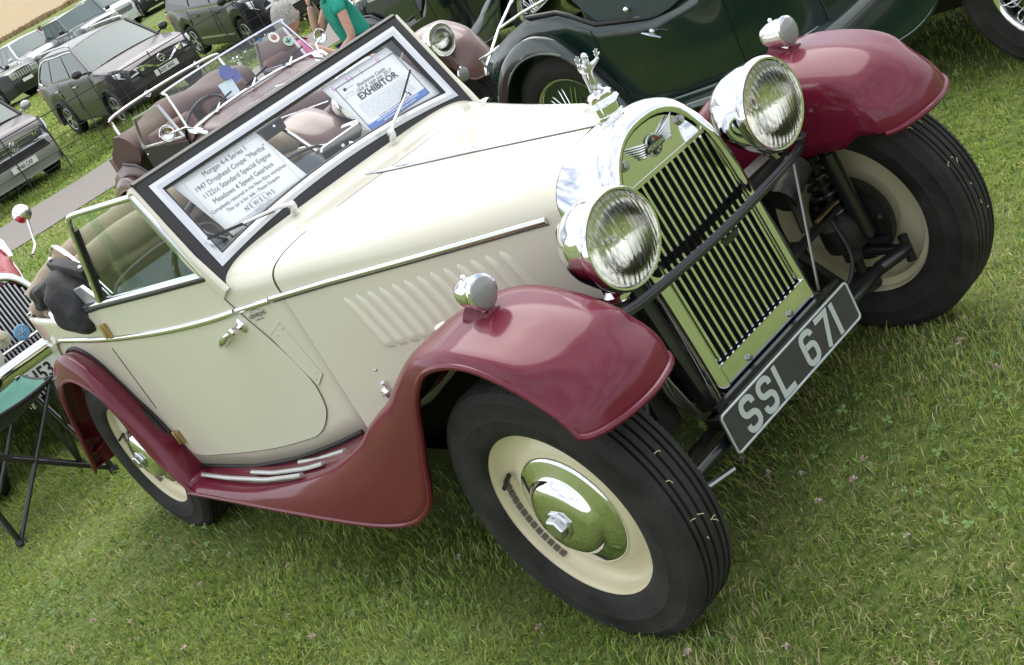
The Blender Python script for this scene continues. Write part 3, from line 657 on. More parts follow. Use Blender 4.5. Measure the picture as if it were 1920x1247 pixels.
def main_car():
    R=thing('vintage_drophead_car','cream and burgundy vintage drophead coupe on the grass, number SSL 671','car')
    # ---- chassis, inner structure
    b=MB(); b.box((-1.4,0,.30),(2.6,.9,.05)); b.box((-.6,-.27,.33),(1.2,.06,.1)); b.box((-.6,.27,.33),(1.2,.06,.1)); b.box((-.55,0,.56),(.75,.32,.42)); b.box((-1.0,0,.55),(.02,.9,.5))
    b.tube([(-2.34,-.5,.33),(-2.34,.5,.33)],.035,12); b.sph((-2.34,0,.33),.11)
    b.box((-2.4,0,.45),(.9,.86,.02)); b.obj('chassis',blackg,R,smooth=False)
    # ---- bonnet upper
    xs=[-.085]+list(np.linspace(-.12,-.955,28))
    for s in(-1,1):
        G=[]
        for x in xs:
            P=bonnet_sec(x,64); P=P[:33] if s<0 else P[32:]
            G.append(P)
        b=MB(); b.grid(G); o=b.obj('bonnet_top',cream,R,sharp=70)
        # louvres pressed in the top
        for k in range(20):
            x=-.93+k*.0315; m=MB(); Q=[];f0,f1=.42,.80; n=9
            rows=[]
            for i in range(n+1):
                f=f0+(f1-f0)*i/n; p,nn=bonnet_pt(x+.012*i/n,s*f,0); e_=math.sin(PI*i/n)**.5 if 0<i<n else 0
                rows.append([p+A((-.010,0,0))-nn*.001,p+A((-.003,0,0))+nn*.0125*e_,p+A((.004,0,0))+nn*.0045*e_,p+A((.012,0,0))-nn*.001])
            m.grid(rows); m.obj('louvre',cream,o,sharp=80)
    # scuttle
    G=[bonnet_sec(x,48) for x in (-.962,-1.0,-1.04,-1.07,-1.10,-1.14,-1.18,-1.215)]
    b=MB(); b.grid(G); b.obj('scuttle',cream,R,sharp=70)
    for x in(-.958,):
        b=MB(); b.tube([A(p)*A((1,1,1))+A((0,0,-.0008)) for p in bonnet_sec(x,64)]+[],.0014,5); b.obj('shut_line',mat('seam_shadow',(.10,.095,.08),.7),R)
    b=MB(); b.grid([[A(p)*A((1,.99,1))-A((0,0,.004)) for p in bonnet_sec(x,40)] for x in(-.20,-.5,-.955)]); b.V=[(x,y*.94,z-.02) for x,y,z in b.V]; b.obj('bonnet_lining',dark,R)
    # ---- bonnet sides + louvres
    for s in(-1,1):
        b=MB(); G=[[side(x,z,0,s) for z in np.linspace(.36,ZB(x),8)] for x in xs[:-1]+[-.9605]]
        b.grid(G); o=b.obj('bonnet_side',cream,R)
        for k in range(13):
            x0=-.776+k*.0415; x1=x0+.055; z0,z1=.772,.605; m=MB(); rows=[]; n=14
            for i in range(n+1):
                t=i/n; xx=x0+(x1-x0)*t; zz=z0+(z1-z0)*t
                e_=min(1,math.sin(PI*min(1,t*6)/2))*1.0; e_=e_ if t<.9 else max(0,math.sqrt(max(0,1-((t-.9)/.1)**2)))
                wd=.0145*(math.sqrt(max(0,1-max(0,(1-t/.14))**2)) if t<.14 else 1)
                h=.0125*e_*(.35+.65*t if t<.9 else 1)
                rows.append([side(xx-wd,zz,-.001,s),side(xx-wd*.6,zz,h*.75,s),side(xx-wd*.1,zz,h,s),side(xx+wd*.5,zz,h*.8,s),side(xx+wd,zz,-.001,s)])
            m.grid(rows); lv=m.obj('louvre',cream,o,sharp=70); m=MB(); m.grid([rows[-1],[side(x1+.000,z1-.001,-.002,s)]*5]); m.obj('slot',mat('slot_shadow',(.05,.045,.035),.8),lv)
        # bonnet catch
        m=MB(); c=side(-.819,.487,.010,s); m.sph(c,.017,12,8,(1,.6,1)); m.tube([side(-.819,.487,0,s),side(-.819,.487,.02,s)],.011,10); m.tube([side(-.81,.505,.006,s),side(-.806,.52,.014,s)],.006,8); m.obj('bonnet_catch',chrome,R)
        m=MB(); m.sph(side(-.817,.555,.002,s),.0045,8,6); m.obj('rivet',chromed,R)
    # ---- body tub skin
    plan=[(x,BW(x)) for x in tuple(np.linspace(-.962,-2.65,44))+(-2.74,-2.80,-2.85,-2.88,-2.91,-2.93,-2.95,-2.97)]
    zb_=lambda x:float(np.interp(x,[-3,-2.6,-1.975,-1.594,-1.328,-1.097,-.962],[.32,.28,.280,.286,.315,.355,.382]))
    ztop=lambda x:float(np.interp(x,[-2.97,-2.93,-2.6,-2.4,-2.25,-2.07,-2.03,-1.9,-1.18,-1.0],[.87,.89,.905,.90,.885,.872,.918,.927,.938,.936]))
    for s in(-1,1):
        G=[]
        for x,w in plan:
            zt=ztop(x) if x<-1.19 else ZB(x)
            zz=list(np.linspace(zb_(x),ZB(x),7))[:-1]+list(np.linspace(ZB(x),max(zt,ZB(x)+.0005),4))
            G.append([side(x,z,0,s)*A((1,1,1)) for z in zz])
        b=MB(); b.grid(G); b.obj('body_side',cream,R,solid=.012,ssoff=(1 if s>0 else -1))
    b=MB(); G=[]
    for t in np.linspace(-1,1,9):
        y=.40*t; G.append([(-2.97-.03*(1-t*t),y,z) for z in(.30,.5,.7,.87)])
    b.grid(G); 
    b.grid([[(-2.97-.03*(1-t*t),.40*t,.87),(-2.93,.46*t,.895),(-2.88,.515*t,.905),(-2.76,.57*t,.912)] for t in np.linspace(-1,1,11)])
    b.obj('tail_panel',cream,R)
    b=MB(); b.lathe([(.0,.0),(.2,.0),(.225,.012),(.30,.02),(.325,.0),(.33,-.05),(.30,-.09)],(-3.12,0,.62),(-1,0,0),48); sp=b.obj('spare_wheel',creamw,R); 
    b=MB(); b.lathe([(.215,.03),(.24,.05),(.28,.055),(.315,.035),(.33,.0),(.315,-.04),(.27,-.06),(.215,-.04)],(-3.12,0,.62),(-1,0,0),48); b.obj('tyre',rubber,sp)
    # ---- doors
    dp=[(-1.211,.939),(-1.152,.831),(-1.093,.724),(-1.058,.639),(-1.039,.565),(-1.044,.510),(-1.062,.466),(-1.107,.422),(-1.161,.396),(-1.239,.384),(-1.36,.368),(-1.488,.356),(-1.70,.342),(-1.917,.333),(-1.98,.36),(-2.0,.45),(-2.008,.6),(-2.019,.75),(-2.025,.915),(-1.915,.927),(-1.5,.934)]
    dpx=crom(dp[1:19],5); dpoly=[dp[0]]+[tuple(p) for p in dpx]+dp[19:]
    for s in(-1,1):
        d_=clip_panel(dpoly,s,.0035,[-1.05-.022*i for i in range(46)],cream,'door',R,zc=(.45,.6,.75,.79,.80,.81,.82,.83,.86))
        m=MB(); m.tube([side(x,z,.0028,s) for x,z in dpoly[:int(len(dpx)*.84)]],.0016,5); m.obj('shut_line',mat('seam_shadow',(.10,.095,.08),.7),d_)
        m=MB(); m.tube([side(-2.019,.773,.004,s),side(-2.007,.528,.004,s)],.0016,5); m.obj('shut_line',dark,d_)
        for (x,z) in((-1.957,.840),(-1.968,.413)):
            m=MB(); c=side(x,z,.010,s); m.box(c,(.028,.013,.050)); m.tube([c+A((-.013,s*.006,-.026)),c+A((-.013,s*.006,.026))],.0055,10); m.obj('door_hinge',brass,d_,bevel=.002)
        # handle
        m=MB(); c=side(-1.171,.778,0,s); n=A((0,s,0)); 
        m.lathe([(.0,.0),(.022,.0),(.023,.004),(.018,.008),(.012,.010),(.010,.018),(.011,.030),(.014,.036),(.012,.044),(.0,.046)],c,n,24)
        P=crom([c+n*.036,c+n*.042+A((-.03,0,-.006)),c+n*.040+A((-.08,0,-.024)),c+n*.034+A((-.125,0,-.040)),c+n*.030+A((-.150,0,-.049))],5)
        rr=np.interp(np.linspace(0,1,len(P)),[0,.15,.45,.8,1],[.009,.008,.0135,.009,.001]); m.tube(P,list(rr),12); m.obj('door_handle',chrome,d_)
        # waist capping: chrome and black rubber
        m=MB(); m.sweep([side(x,z,-.006,s) for x,z in((-1.19,.943),(-1.5,.940),(-1.8,.934),(-1.92,.931),(-2.03,.926))],HALF(.030,.012,8),up=(0,0,1)); m.obj('waist_capping',chrome,d_)
        m=MB(); m.sweep([side(x,z,.004,s) for x,z in((-1.19,.936),(-1.5,.932),(-1.8,.926),(-1.92,.923),(-2.02,.916))],HALF(.018,.009,6),up=(0,s,.3)); m.obj('weather_strip',rubberb,d_)
    # access panel with bead edge
    for s in(-1,1):
        pp=[(-1.001,.764),(-1.069,.732),(-1.008,.560),(-.990,.565),(-.972,.60)]
        quad=[(-1.023,.760),(-1.085,.728),(-1.028,.553),(-.990,.585)]
        o=clip_panel(quad,s,.003,[-1.05],cream,'scuttle_panel',R)
        m=MB(); m.tube([side(x,z,.003,s) for x,z in quad[:3]],.0018,5,closed=False); m.tube([side(x,z,.003,s) for x,z in quad[2:]],.0025,5); 
        m.obj('panel_bead',brass if False else cream,o)
        m=MB()
        for x,z in((-1.025,.742),(-1.055,.728),(-1.022,.575),(-1.006,.593)): m.sph(side(x,z,.004,s),.003,6,4)
        m.obj('screw',chromed,o)
    # maker transfer
    m=MB(); o=side(-1.08,.797,.0045); u=side(-1.04,.800,.0045)-side(-1.12,.794,.0045)
    put_text(m,'NEWELMS',.0165,o,u,(0,0,1),.0002,sx=1.0); put_text(m,'CLASSIC CARS',.006,o-A((0,0,.013)),u,(0,0,1),.0002)
    un=nrm(A(u)); m.tube([o+un*-.025+A((0,-.001,.006)),o+un*-.008+A((0,-.001,.019)),o+un*.012+A((0,-.001,.018)),o+un*.03+A((0,-.001,.010))],.0007,4)
    m.obj('dealer_transfer',ink,R,smooth=False)
    # ---- belt mouldings
    for s in(-1,1):
        xs2=[-.125,-.2,-.3,-.45,-.6,-.8,-1.0]; m=MB()
        P=[side(x,ZB(x)+.004,.002,s) for x in xs2]
        m.sweep(P,HALF(.017,.009,8),up=(0,s,.15)); hb=m.obj('bonnet_hinge',chrome,R); m=MB(); m.tube([p+A((0,0,-.0115)) for p in P],.0024,5); m.obj('hinge_seam',mat('seam_shadow',(.10,.095,.08),.7),hb)
        m=MB(); P=[side(x,ZB(x),.001,s) for x in(-1.008,-1.05,-1.10,-1.150)]; m.sweep(P,HALF(.020,.009,8),up=(0,s,.05)); m.obj('belt_moulding',chrome,R)
        m=MB(); xs3=list(np.linspace(-1.158,-2.44,22)); P=[side(x,ZB(x),.0045,s) for x in xs3]+[side(-2.49,.812,.004,s),side(-2.525,.797,.004,s),side(-2.545,.775,.004,s),side(-2.56,.745,.004,s)]
        m.sweep(P,HALF(.022,.009,8),up=(0,s,.05),scale=list(np.interp(range(len(P)),[0,5,len(P)-1],[1,1,.75]))); m.obj('belt_moulding',chrome,R)
    m=MB(); P=[A((x,0,float(np.interp(x,[-1.066,-.5,-.08],[.932,.925,.918]))+.001)) for x in np.linspace(-.07,-1.066,14)]
    m.sweep(P,HALF(.019,.007,8),up=(0,0,1),scale=[1]*12+[.8,.25]); hb=m.obj('bonnet_hinge',chrome,R); m=MB(); m.tube([p+A((0,-.0115,0)) for p in P[:-1]],.0022,4); m.tube([p+A((0,.0115,0)) for p in P[:-1]],.0022,4); m.obj('hinge_seam',mat('seam_shadow',(.10,.095,.08),.7),hb)
    # ---- wings, running board strips
    build_wings(R,burg,burg)
    for s in(-1,1):
        for (x0,x1,y) in((-1.89,-1.13,.632),(-1.56,-1.03,.600),(-1.28,-.95,.560)):
            m=MB(); P=[]
            for x in np.linspace(x0,x1,16):
                z=float(np.interp(x,[-1.95,-1.7,-1.4,-1.15,-.96,-.80],[.281,.285,.303,.340,.382,.430])); P.append((x,s*y,z+.003))
            m.sweep(P,HALF(.016,.009,6),up=(-.15,0,1)); m.obj('tread_strip',alu,R)
        m=MB(); P=[(x,s*(BW(x)+.003),zb_(x)+.008) for x in np.linspace(-1.98,-.98,14)]; m.tube(P,.006,8); m.obj('body_piping',rubberb,R)
        # running board front cap where it overlaps the rear wing
        m=MB(); m.sph((-1.945,s*.632,.262),.032,14,10,(.8,1.7,.75)); m.obj('board_end_cap',burg,R)
        # mud flap bracket at rear wing
        m=MB(); m.bar((-2.79,s*.60,.36),(-2.80,s*.66,.34),.06,.004); m.sph((-2.775,s*.66,.37),.008); m.obj('wing_stay',burg,R)
    # ---- wheels
    disc_wheel(R,0,-1,.024); disc_wheel(R,-2.341,-1,0,False,nibs=False); disc_wheel(R,0,1,.024); disc_wheel(R,-2.341,1,0,False,nibs=False,valve=False)
    # bits of dry grass stuck to the front tyres
    rr_=random.Random(12); st_=mat('dry_straw',(.55,.50,.30),.8)
    for s in(-1,1):
        m=MB()
        for k in range(9):
            a=math.radians(rr_.uniform(-10,62)); y=s*.5715+rr_.uniform(-.035,.045); P=[]; da=rr_.uniform(-.05,.05); dy=rr_.uniform(-.016,.016)
            for t in(0,.35,.7,1): P.append((.3315*math.cos(a+da*t+.006*math.sin(t*3)),y+dy*t+.003*math.sin(t*4+k),.3283+.3315*math.sin(a+da*t+.006*math.sin(t*3))))
            m.tube(crom(P,3),.0009,4)
        m.obj('grass_clippings',st_,None,kind='stuff')
    # ---- radiator
    sh=radiator(R,chrome,chrome)
    # half-moon plate
    b=MB(); pts=[]
    for i in range(25):
        a=PI*i/24; e=2.4; c,s_=math.cos(a),math.sin(a); y=-.160*math.copysign(abs(c)**(2/e),c); z=.66+.234*abs(s_)**(2/e); pts.append((y,z))
    arcp=[(y,z) for y,z in pts if z>.797]
    arcp=[(-.158,.797)]+arcp+[(.158,.797)]
    b.prism([(grille_x(z)-.006,y,z) for y,z in arcp],(-.006,0,0)); b.bar((grille_x(.797)-.006,-.158,.797),(grille_x(.797)-.006,.158,.797),.004,.010); hm=b.obj('badge_panel',chrome,R,sharp=20)
    for s in(-1,1):
        m=MB(); m.lathe([(.013,0),(.013,.004),(.009,.005),(.009,.010),(0,.011)],(grille_x(.850)-.006,s*.100,.850),(1,0,.1),6); m.obj('bolt',steel,hm)
    # winged badge
    gx=grille_x(.845)-.004; gold=chromed
    E0=lambda y,z,h=0:A((gx+h-(z-.845)*.105*0,y,z))
    m=MB(); m.lathe([(.020,0),(.0215,.003),(.0245,.003),(.026,0)],E0(0,.843),(1,0,0),32)
    for s in(-1,1):
        for k in range(6):
            r0=.014+.0045*k; 
            P=crom([E0(s*(.022+.002*k),.858-.0045*k,.002),E0(s*(.040+.001*k),.862-.0050*k,.004),E0(s*(.060-.002*k),.869-.0062*k,.004),E0(s*(.082-.0055*k),.877-.0068*k,.002)],4)
            m.tube(P,[.0012+.0022*math.sin(PI*i/(len(P)-1)) for i in range(len(P))],6)
    m.obj('winged_badge',chromed,hm)
    m=MB(); m.m(platebk); m.box(E0(0,.843,.004),(.004,.058,.0155)); m.box(E0(0,.843,.003),(.004,.0155,.040)); m.m(chrome)
    put_text(m,'MORGAN',.0125,E0(0,.843,.0062),(0,1,0),(0,0,1),.0006,bold=.0004); put_text(m,'4',.0125,E0(0,.857,.0055),(0,1,0),(0,0,1),.0006,bold=.0004); put_text(m,'4',.0125,E0(0,.829,.0055),(0,1,0),(0,0,1),.0006,bold=.0004)
    m.m(redlens); m.prism([E0(.009,.853,.001),E0(.017,.853,.001),E0(.012,.860,.001)],(.002,0,0)); m.obj('badge_cross',None,hm,smooth=False)
    # lower apron plate
    b=MB(); b.prism([(grille_x(z)+.003,y,z) for y,z in((-.172,.303),(.172,.303),(.172,.378),(-.172,.378))],(-.004,0,0)); b.bar((grille_x(.378)+.004,-.172,.378),(grille_x(.378)+.004,.172,.378),.006,.004); o=b.obj('grille_apron',chrome,R,smooth=False)
    for s in(-1,1):
        m=MB(); m.lathe([(.0075,0),(.0075,.006),(0,.008)],(grille_x(.34)+.003,s*.085,.343),(1,0,0),6); m.obj('bolt',steel,o)
        m=MB(); m.tube([(.09,s*.19,.285),(.12,s*.19,.285)],.010,6); m.sph((.122,s*.19,.285),.008,8,6); m.obj('bolt',chromed,R)
    # black frame legs each side of the radiator + exhaust-like tube
    m=MB(); 
    for s in(-1,1):
        m.sweep([(.02,s*.215,.62),(.045,s*.215,.45),(.06,s*.205,.29)],[(-.012,-.02),(.012,-.02),(.012,.02),(-.012,.02)],up=(1,0,0))
    m.box((.08,0,.262),(.06,.46,.03)); m.box((.115,0,.285),(.03,.50,.018)); m.obj('front_crossmember',black,R,bevel=.003,smooth=False)
    # radiator cap and mascot
    c=A((-.028,0,.918)); m=MB()
    m.lathe([(.0,-.01),(.034,-.01),(.036,-.002),(.036,.002),(.030,.006),(.031,.012),(.033,.014),(.033,.019),(.029,.021),(.029,.040),(.036,.043),(.0385,.047),(.036,.052),(.029,.054),(.0275,.062),(.029,.066),(.025,.070),(.0,.071)],c,(-.02,0,1),40)
    cap=m.obj('radiator_cap',chrome,R,sharp=35)
    m=MB(); m.tube([c+A((.035,-.01,-.003)),c+A((.048,-.002,-.008)),c+A((.045,.006,-.010))],.005,8); m.sph(c+A((.05,0,-.008)),.008,8,6); m.obj('overflow_cock',chromed,cap)
    mascot(R,c+A((0,0,.070)))
    # ---- headlamps on cross bar
    for s in(-1,1):
        h=headlamp(R,(.143,s*.276,.772),(1,0,-.03))
        m=MB(); m.lathe([(.014,-.105),(.016,-.095),(.024,-.09)],(.075,s*.276,.772+.0),(0,0,1),16); m.tube([(.075,s*.283,.69),(.085,s*.300,.640)],[.022,.018],16); m.lathe([(.018,0),(.030,.006),(.030,.016),(.02,.026)],(.085,s*.300,.648),(0,0,1),20); m.obj('lamp_post',chrome,h)
    m=MB(); P=crom([(.115,-.345,.640),(.125,-.33,.634),(.128,-.25,.627),(.128,0,.618),(.128,.25,.627),(.125,.33,.634),(.115,.345,.640)],4)
    m.sweep(P,[(-.011,-.003),(.011,-.003),(.011,.003),(.003,.004),(.002,.009),(-.002,.009),(-.003,.004),(-.011,.003)],up=(1,0,0.25)); 
    m.lathe([(.010,-.004),(.022,-.004),(.022,.004),(.010,.004),(.010,-.004)],(.11,.352,.651),(.3,0,1),20)
    m.prism([(.134,-.030,.606),(.134,.035,.606),(.134,.024,.590),(.134,-.018,.590)],(.004,0,0)); m.obj('lamp_bar',black,R,sharp=30)
    # ---- side lamps
    for s in(-1,1):
        m=MB(); c=A((.035,s*.553,.838)); f=A((1,0,-.02)); m.lathe([(.0,-.075),(.012,-.073),(.024,-.060),(.031,-.040),(.0345,-.015),(.036,.0),(.0375,.003),(.037,.007),(.032,.009)],c,f,32)
        o=m.obj('side_lamp',chrome,R,sharp=50)
        q=MB(); q.lathe([(.0325,.006),(.031,.013),(.020,.019),(0,.021)],c,f,28); q.obj('lens',frost,o)
        q=MB(); q.sph(c+A((-.03,0,.036)),.006,8,6); q.obj('tell_tale',chrome,o)
        q=MB(); q.sweep([c+A((-.055,0,-.034)),c+A((.0,0,-.030))],[(-.016,-.006),(.016,-.006),(.013,.008),(-.013,.008)],up=(0,0,1)); q.obj('foot',chrome,o)
        q=MB(); q.lathe([(.034,-.045),(.033,.022),(.027,.026),(0,.026)],(.018,s*.553,.775),(1,0,-.32),28); q.obj('lamp_nacelle',burg,o,sharp=50)
        q=MB(); q.sph((-.17,s*.55,.762),.020,12,8,(1,.8,.35)); q.obj('wing_screw_cover',platew,R)
    # ---- number plate
    nx=.142; b=MB(); h=.108; w=.264; c=A((nx,0,.261))
    def rr(w,h,r,n=5): 
        P=[]
        for cx,cz,a in((w-r,h-r,0),(-w+r,h-r,90),(-w+r,-h+r,180),(w-r,-h+r,270)): P+=[(cx+r*math.cos(math.radians(a+90*i/n)),cz+r*math.sin(math.radians(a+90*i/n))) for i in range(n+1)]
        return P
    b.prism([(nx,y,.261+z) for y,z in rr(w,h/2,.012)],(-.003,0,0)); pl=b.obj('number_plate',platebk,R,sharp=20)
    m=MB(); m.tube([(nx+.0005,y,.261+z) for y,z in rr(w-.005,h/2-.005,.009)],.0028,6,closed=True); m.obj('plate_border',silverpaint,pl)
    H=.083; wS=.056; y=-.207; tx='SSL 671'
    for ch in tx:
        if ch==' ': y+=.043; continue
        m=MB(); wd={'S':.66,'L':.66,'6':.66,'7':.66,'1':.22}[ch]
        for P in GL[ch]: ribbon(m,P,.17,A((nx+.0008,y,.261-H/2)),A((0,H,0)),A((0,0,H)),A((1,0,0)),.0016)
        # box scaling: glyph units scaled by H
        m.obj('plate_letter',silverpaint,pl,smooth=False); y+=H*wd+.0125
    b=MB(); b.bar((nx-.012,-.25,.322),(nx-.012,.25,.322),.012,.012); b.box((nx-.010,0,.265),(.010,.50,.09)); b.obj('plate_bracket',black,R)
    # ---- windscreen
    WB=lambda u,z: A((-1.163-(z-.94)*.463,u,z))
    bot=lambda u:.940+.038*(1-(u/.477)**2)
    def ring(hw,zt,db,n=16,r=0,zsc=1): # outline in frame plane
        P=[(u,bot(u)+db) for u in np.linspace(-hw,hw,n)]; P+=[(hw,zt),(-hw,zt)]; return P
    def frame_ring(hw0,zt0,db0,hw1,zt1,db1,t0,t1,mt,name,par):
        A0=ring(hw0,zt0,db0); A1=ring(hw1,zt1,db1); nn=A((.907,0,.42))
        m=MB(); G=[[WB(*a)+nn*t0,WB(*a)+nn*t1,(WB(*a)+WB(*c_))/2+nn*(t1+.004),WB(*c_)+nn*t1,WB(*c_)+nn*t0] for a,c_ in zip(A0,A1)]
        m.grid(G,True,True); return m.obj(name,mt,par,sharp=30)
    ws=frame_ring(.478,1.209,0,.452,1.186,.023,-.004,.008,alu,'windscreen',R)
    frame_ring(.510,1.238,-.036,.472,1.204,.004,-.012,.004,rubberb,'screen_seal',ws)
    frame_ring(.453,1.187,.022,.445,1.180,.030,-.003,.004,rubberb,'glazing_rubber',ws)
    m=MB(); m.grid([[WB(u,z) for u in (-.445,-.2,0,.2,.445)] for z in (.985,1.08,1.182)]); 
    # glass follows the bowed bottom
    m=MB(); us=np.linspace(-.452,.452,13); m.grid([[WB(u,bot(u)+.024+(1.186-bot(u)-.024)*t) for u in us] for t in(0,.5,1)]); m.obj('glass',glass,ws)
    for s in(-1,1):
        m=MB(); P=[A((-1.125,s*.514,.890)),A((-1.150,s*.517,.935)),WB(s*.519,1.0),WB(s*.519,1.10),WB(s*.517,1.232)]
        m.sweep(P,[(-.010,-.050),(.010,-.050),(.010,-.004),(.006,.002),(-.006,.002),(-.010,-.004)],up=(1,0,.4)); m.obj('screen_pillar',cream,R,sharp=60)
    m=MB(); m.sweep([WB(-.51,1.232),WB(.51,1.232)],[(-.012,-.02),(.010,-.02),(.008,.008),(-.008,.008)],up=(.4,0,1)); m.obj('header_rail',rubberb,R)
    # wipers
    for pts in ([(-1.120,-.222,.972),(-1.135,-.260,.985),(-1.158,-.365,1.003)],[(-1.118,.175,.975),(-1.135,.205,.99),(-1.175,.325,1.038)]):
        m=MB(); p0=A(pts[0]); m.lathe([(.012,-.02),(.013,-.004),(.011,.008),(.008,.012),(0,.014)],p0,(.6,0,.8),16); m.tube([p0+A((.004,0,.006)),A(pts[1])+A((.008,0,.006)),A(pts[2])+A((.014,0,.004))],[.0058,.005,.003],8); w_=m.obj('wiper',chromed,R)
        q=MB(); dd=nrm(A(pts[2])-A(pts[0])); 
        if pts[0][1]<0: e0,e1=A((-1.142,-.27,.988)),A((-1.176,-.465,1.024))
        else: e0,e1=A((-1.160,.262,1.015)),A((-1.205,.395,1.083))
        q.sweep([e0+A((.008,0,0)),e1+A((.008,0,0))],[(-.002,-.006),(.002,-.006),(.003,.005),(-.003,.005)],up=(.9,0,.4)); q.tube([A(pts[2])+A((.02,-.01,.01)),A(pts[2])+A((.0,.015,-.012))],.002,6); q.obj('wiper_blade',rubberb,w_)
    # ---- side window (right door, raised)
    fr=[(-1.197,-.523,.945),(-1.283,-.535,1.213),(-1.5,-.556,1.219),(-1.675,-.568,1.221),(-1.718,-.571,1.209),(-1.742,-.573,1.18),(-1.880,-.584,.940)]
    P=crom(fr[1:],4); m=MB(); m.tube([fr[0],fr[1]],.008,8); m.tube(P,.0095,10); wf=m.obj('side_window_frame',chrome,R)
    m=MB(); m.tube([A(p)+A((.016,.004,-.003)) for p in (fr[5],fr[6])],.0085,8); m.tube([A(p)+A((.034,.006,-.003)) for p in (fr[5],fr[6])],.004,6); m.obj('glazing_channel',rubberb,wf)
    m=MB(); m.add([(-1.20,-.524,.935),(-1.290,-.536,1.208),(-1.60,-.558,1.214),(-1.67,-.566,.93)],[(0,1,2,3)]); m.obj('glass',glassg,wf)
    m=MB(); m.add([(-1.56,-.549,.93),(-1.56,-.549,1.21),(-1.69,-.562,1.21),(-1.735,-.566,1.18),(-1.865,-.577,.93)],[(0,1,2,3,4)]); m.obj('rear_glass',glassg,wf)
    # rear chrome corner bracket
    m=MB(); m.prism([side(-1.90,.93,-.008),side(-2.03,.921,-.008),side(-2.10,.985,-.02),side(-2.02,.992,-.02)],(0,.012,0)); m.obj('hood_bracket',alu,R,bevel=.003,smooth=False)
    # ---- cabin
    b=MB(); b.box((-1.25,0,.84),(.02,1.0,.18)); b.obj('dashboard',mat('walnut',(.09,.035,.015),.3,0,.7,var=.3,vscale=30),R)
    b=MB(); b.grid([[(x,s*.505,.32) for s in(-1,1)] for x in(-1.2,-2.6)]); b.box((-1.25,0,.6),(.02,.98,.5)); b.obj('floor_pan',dark,R,smooth=False)
    for s in(-1,1):
        b=MB(); b.box((-1.62,s*.500,.62),(.66,.014,.56)); b.obj('door_card',greyleather,R,bevel=.004)
    for s in(-1,1):
        # one seat each side: cushion, backrest with rolled top and stitched pleats
        def pad(c0,c1,w,th,n=12):
            b=MB(); rows=[]
            for i in range(n+1):
                t=i/n; cen=A(c0)+(A(c1)-A(c0))*t; e=th*(.6+.4*math.sin(PI*min(1,max(.0,t))) ); row=[]
                d_=nrm(A(c1)-A(c0)); nn=A((d_[2],0,-d_[0])); m_=14
                for j in range(m_):
                    a=2*PI*j/m_; ca,sa=math.cos(a),math.sin(a); sc=1-.12*abs(2*t-1)**4
                    row.append(cen+A((0,1,0))*w*sc*math.copysign(abs(ca)**.5,ca)+nn*e*math.copysign(abs(sa)**.8,sa))
                rows.append(row)
            b.grid(rows,False,True); 
            for rw in(rows[0],rows[-1]): b.add(rw,[tuple(range(len(rw)))])
            return b
        st=pad((-1.55,s*.265,.50),(-2.02,s*.265,.46),.225,.085).obj('seat_cushion',greyleather,R,sharp=70)
        bk=pad((-1.98,s*.265,.50),(-2.12,s*.265,.90),.228,.075).obj('seat_back',greyleather,R,sharp=70)
        q=MB()
        for k in range(-3,4):
            q.tube([(-1.935-.155*t,s*.265+k*.058,.54+.34*t) for t in(0,.33,.66,1)],.004,5)
        q.obj('pleat_piping',mat('seam',(.03,.04,.05),.6),bk)
        q=MB(); q.tube(crom([(-2.02,s*.265-.215,.86),(-2.05,s*.265-.19,.925),(-2.06,s*.265,.95),(-2.05,s*.265+.19,.925),(-2.02,s*.265+.215,.86)],4),.006,6); q.obj('red_piping',mat('seat_piping',(.05,.04,.045),.6),bk)
    # steering wheel
    m=MB(); c=A((-1.50,-.27,.93)); ax=nrm(A((-.8,0,.45))); u=A((0,1,0)); v=np.cross(ax,u)
    m.tube([c+.20*(math.cos(a)*u+math.sin(a)*v) for a in np.linspace(0,2*PI,33)[:-1]],.010,8,closed=True)
    for k in range(4): a=PI/4+k*PI/2; m.tube([c,c+.2*(math.cos(a)*u+math.sin(a)*v)],.006,6)
    m.tube([c,c-ax*.3],.015,8); m.obj('steering_wheel',black,R)
    # rear view mirror on dash
    m=MB(); c=A((-1.36,.160,.985)); m.tube([(-1.27,.235,.925),(-1.34,.165,.985)],.006,8); m.obj('mirror_stem',chrome,R)
    m=MB(); m.prism([c+A((0,y,z)) for y,z in((-.085,-.028),(-.07,-.036),(.03,-.036),(.06,-.012),(.085,.010),(.085,.034),(-.075,.034),(-.085,.024))],(-.014,.004,0)); m.obj('interior_mirror',chrome,R,bevel=.004,smooth=False)
    # folded hood: rolled tan canvas on its irons behind the seats
    for (x,z,r,w,ph) in((-2.30,1.02,.055,.54,.3),(-2.41,1.055,.062,.55,1.1),(-2.525,1.025,.066,.56,2.0),(-2.44,.95,.080,.56,.0),(-2.62,.965,.065,.56,2.7)):
        m=MB(); n=26; P=[]; rr_=[]
        for i in range(n+1):
            t=-1+2*i/n; P.append((x-.05*t*t+.008*math.sin(9*t+ph),w*t,z-.075*abs(t)**3+.010*math.sin(7*t+ph))); rr_.append(r*(1-.28*abs(t)**5+.06*math.sin(13*t+2*ph)))
        m.tube(P,rr_,16); m.obj('hood_roll',tan,R,sharp=80)
    m=MB(); m.box((-2.35,0,.965),(.10,.70,.10)); m.obj('hood_front_rail',tan,R,bevel=.02)
    m=MB(); m.box((-2.22,.30,1.045),(.05,.34,.05)); m.obj('hood_strap_bar',blackcloth,R,bevel=.008)
    for y in(.16,.42): m=MB(); m.sph((-2.19,y,1.05),.007,8,6); m.obj('stud',chrome,R)
    for s in(-1,1):
        m=MB(); m.tube(crom([(-2.10,s*.47,.90),(-2.25,s*.46,1.04),(-2.42,s*.44,1.10),(-2.6,s*.43,1.04)],4),.008,8); m.obj('hood_iron',chrome,R)
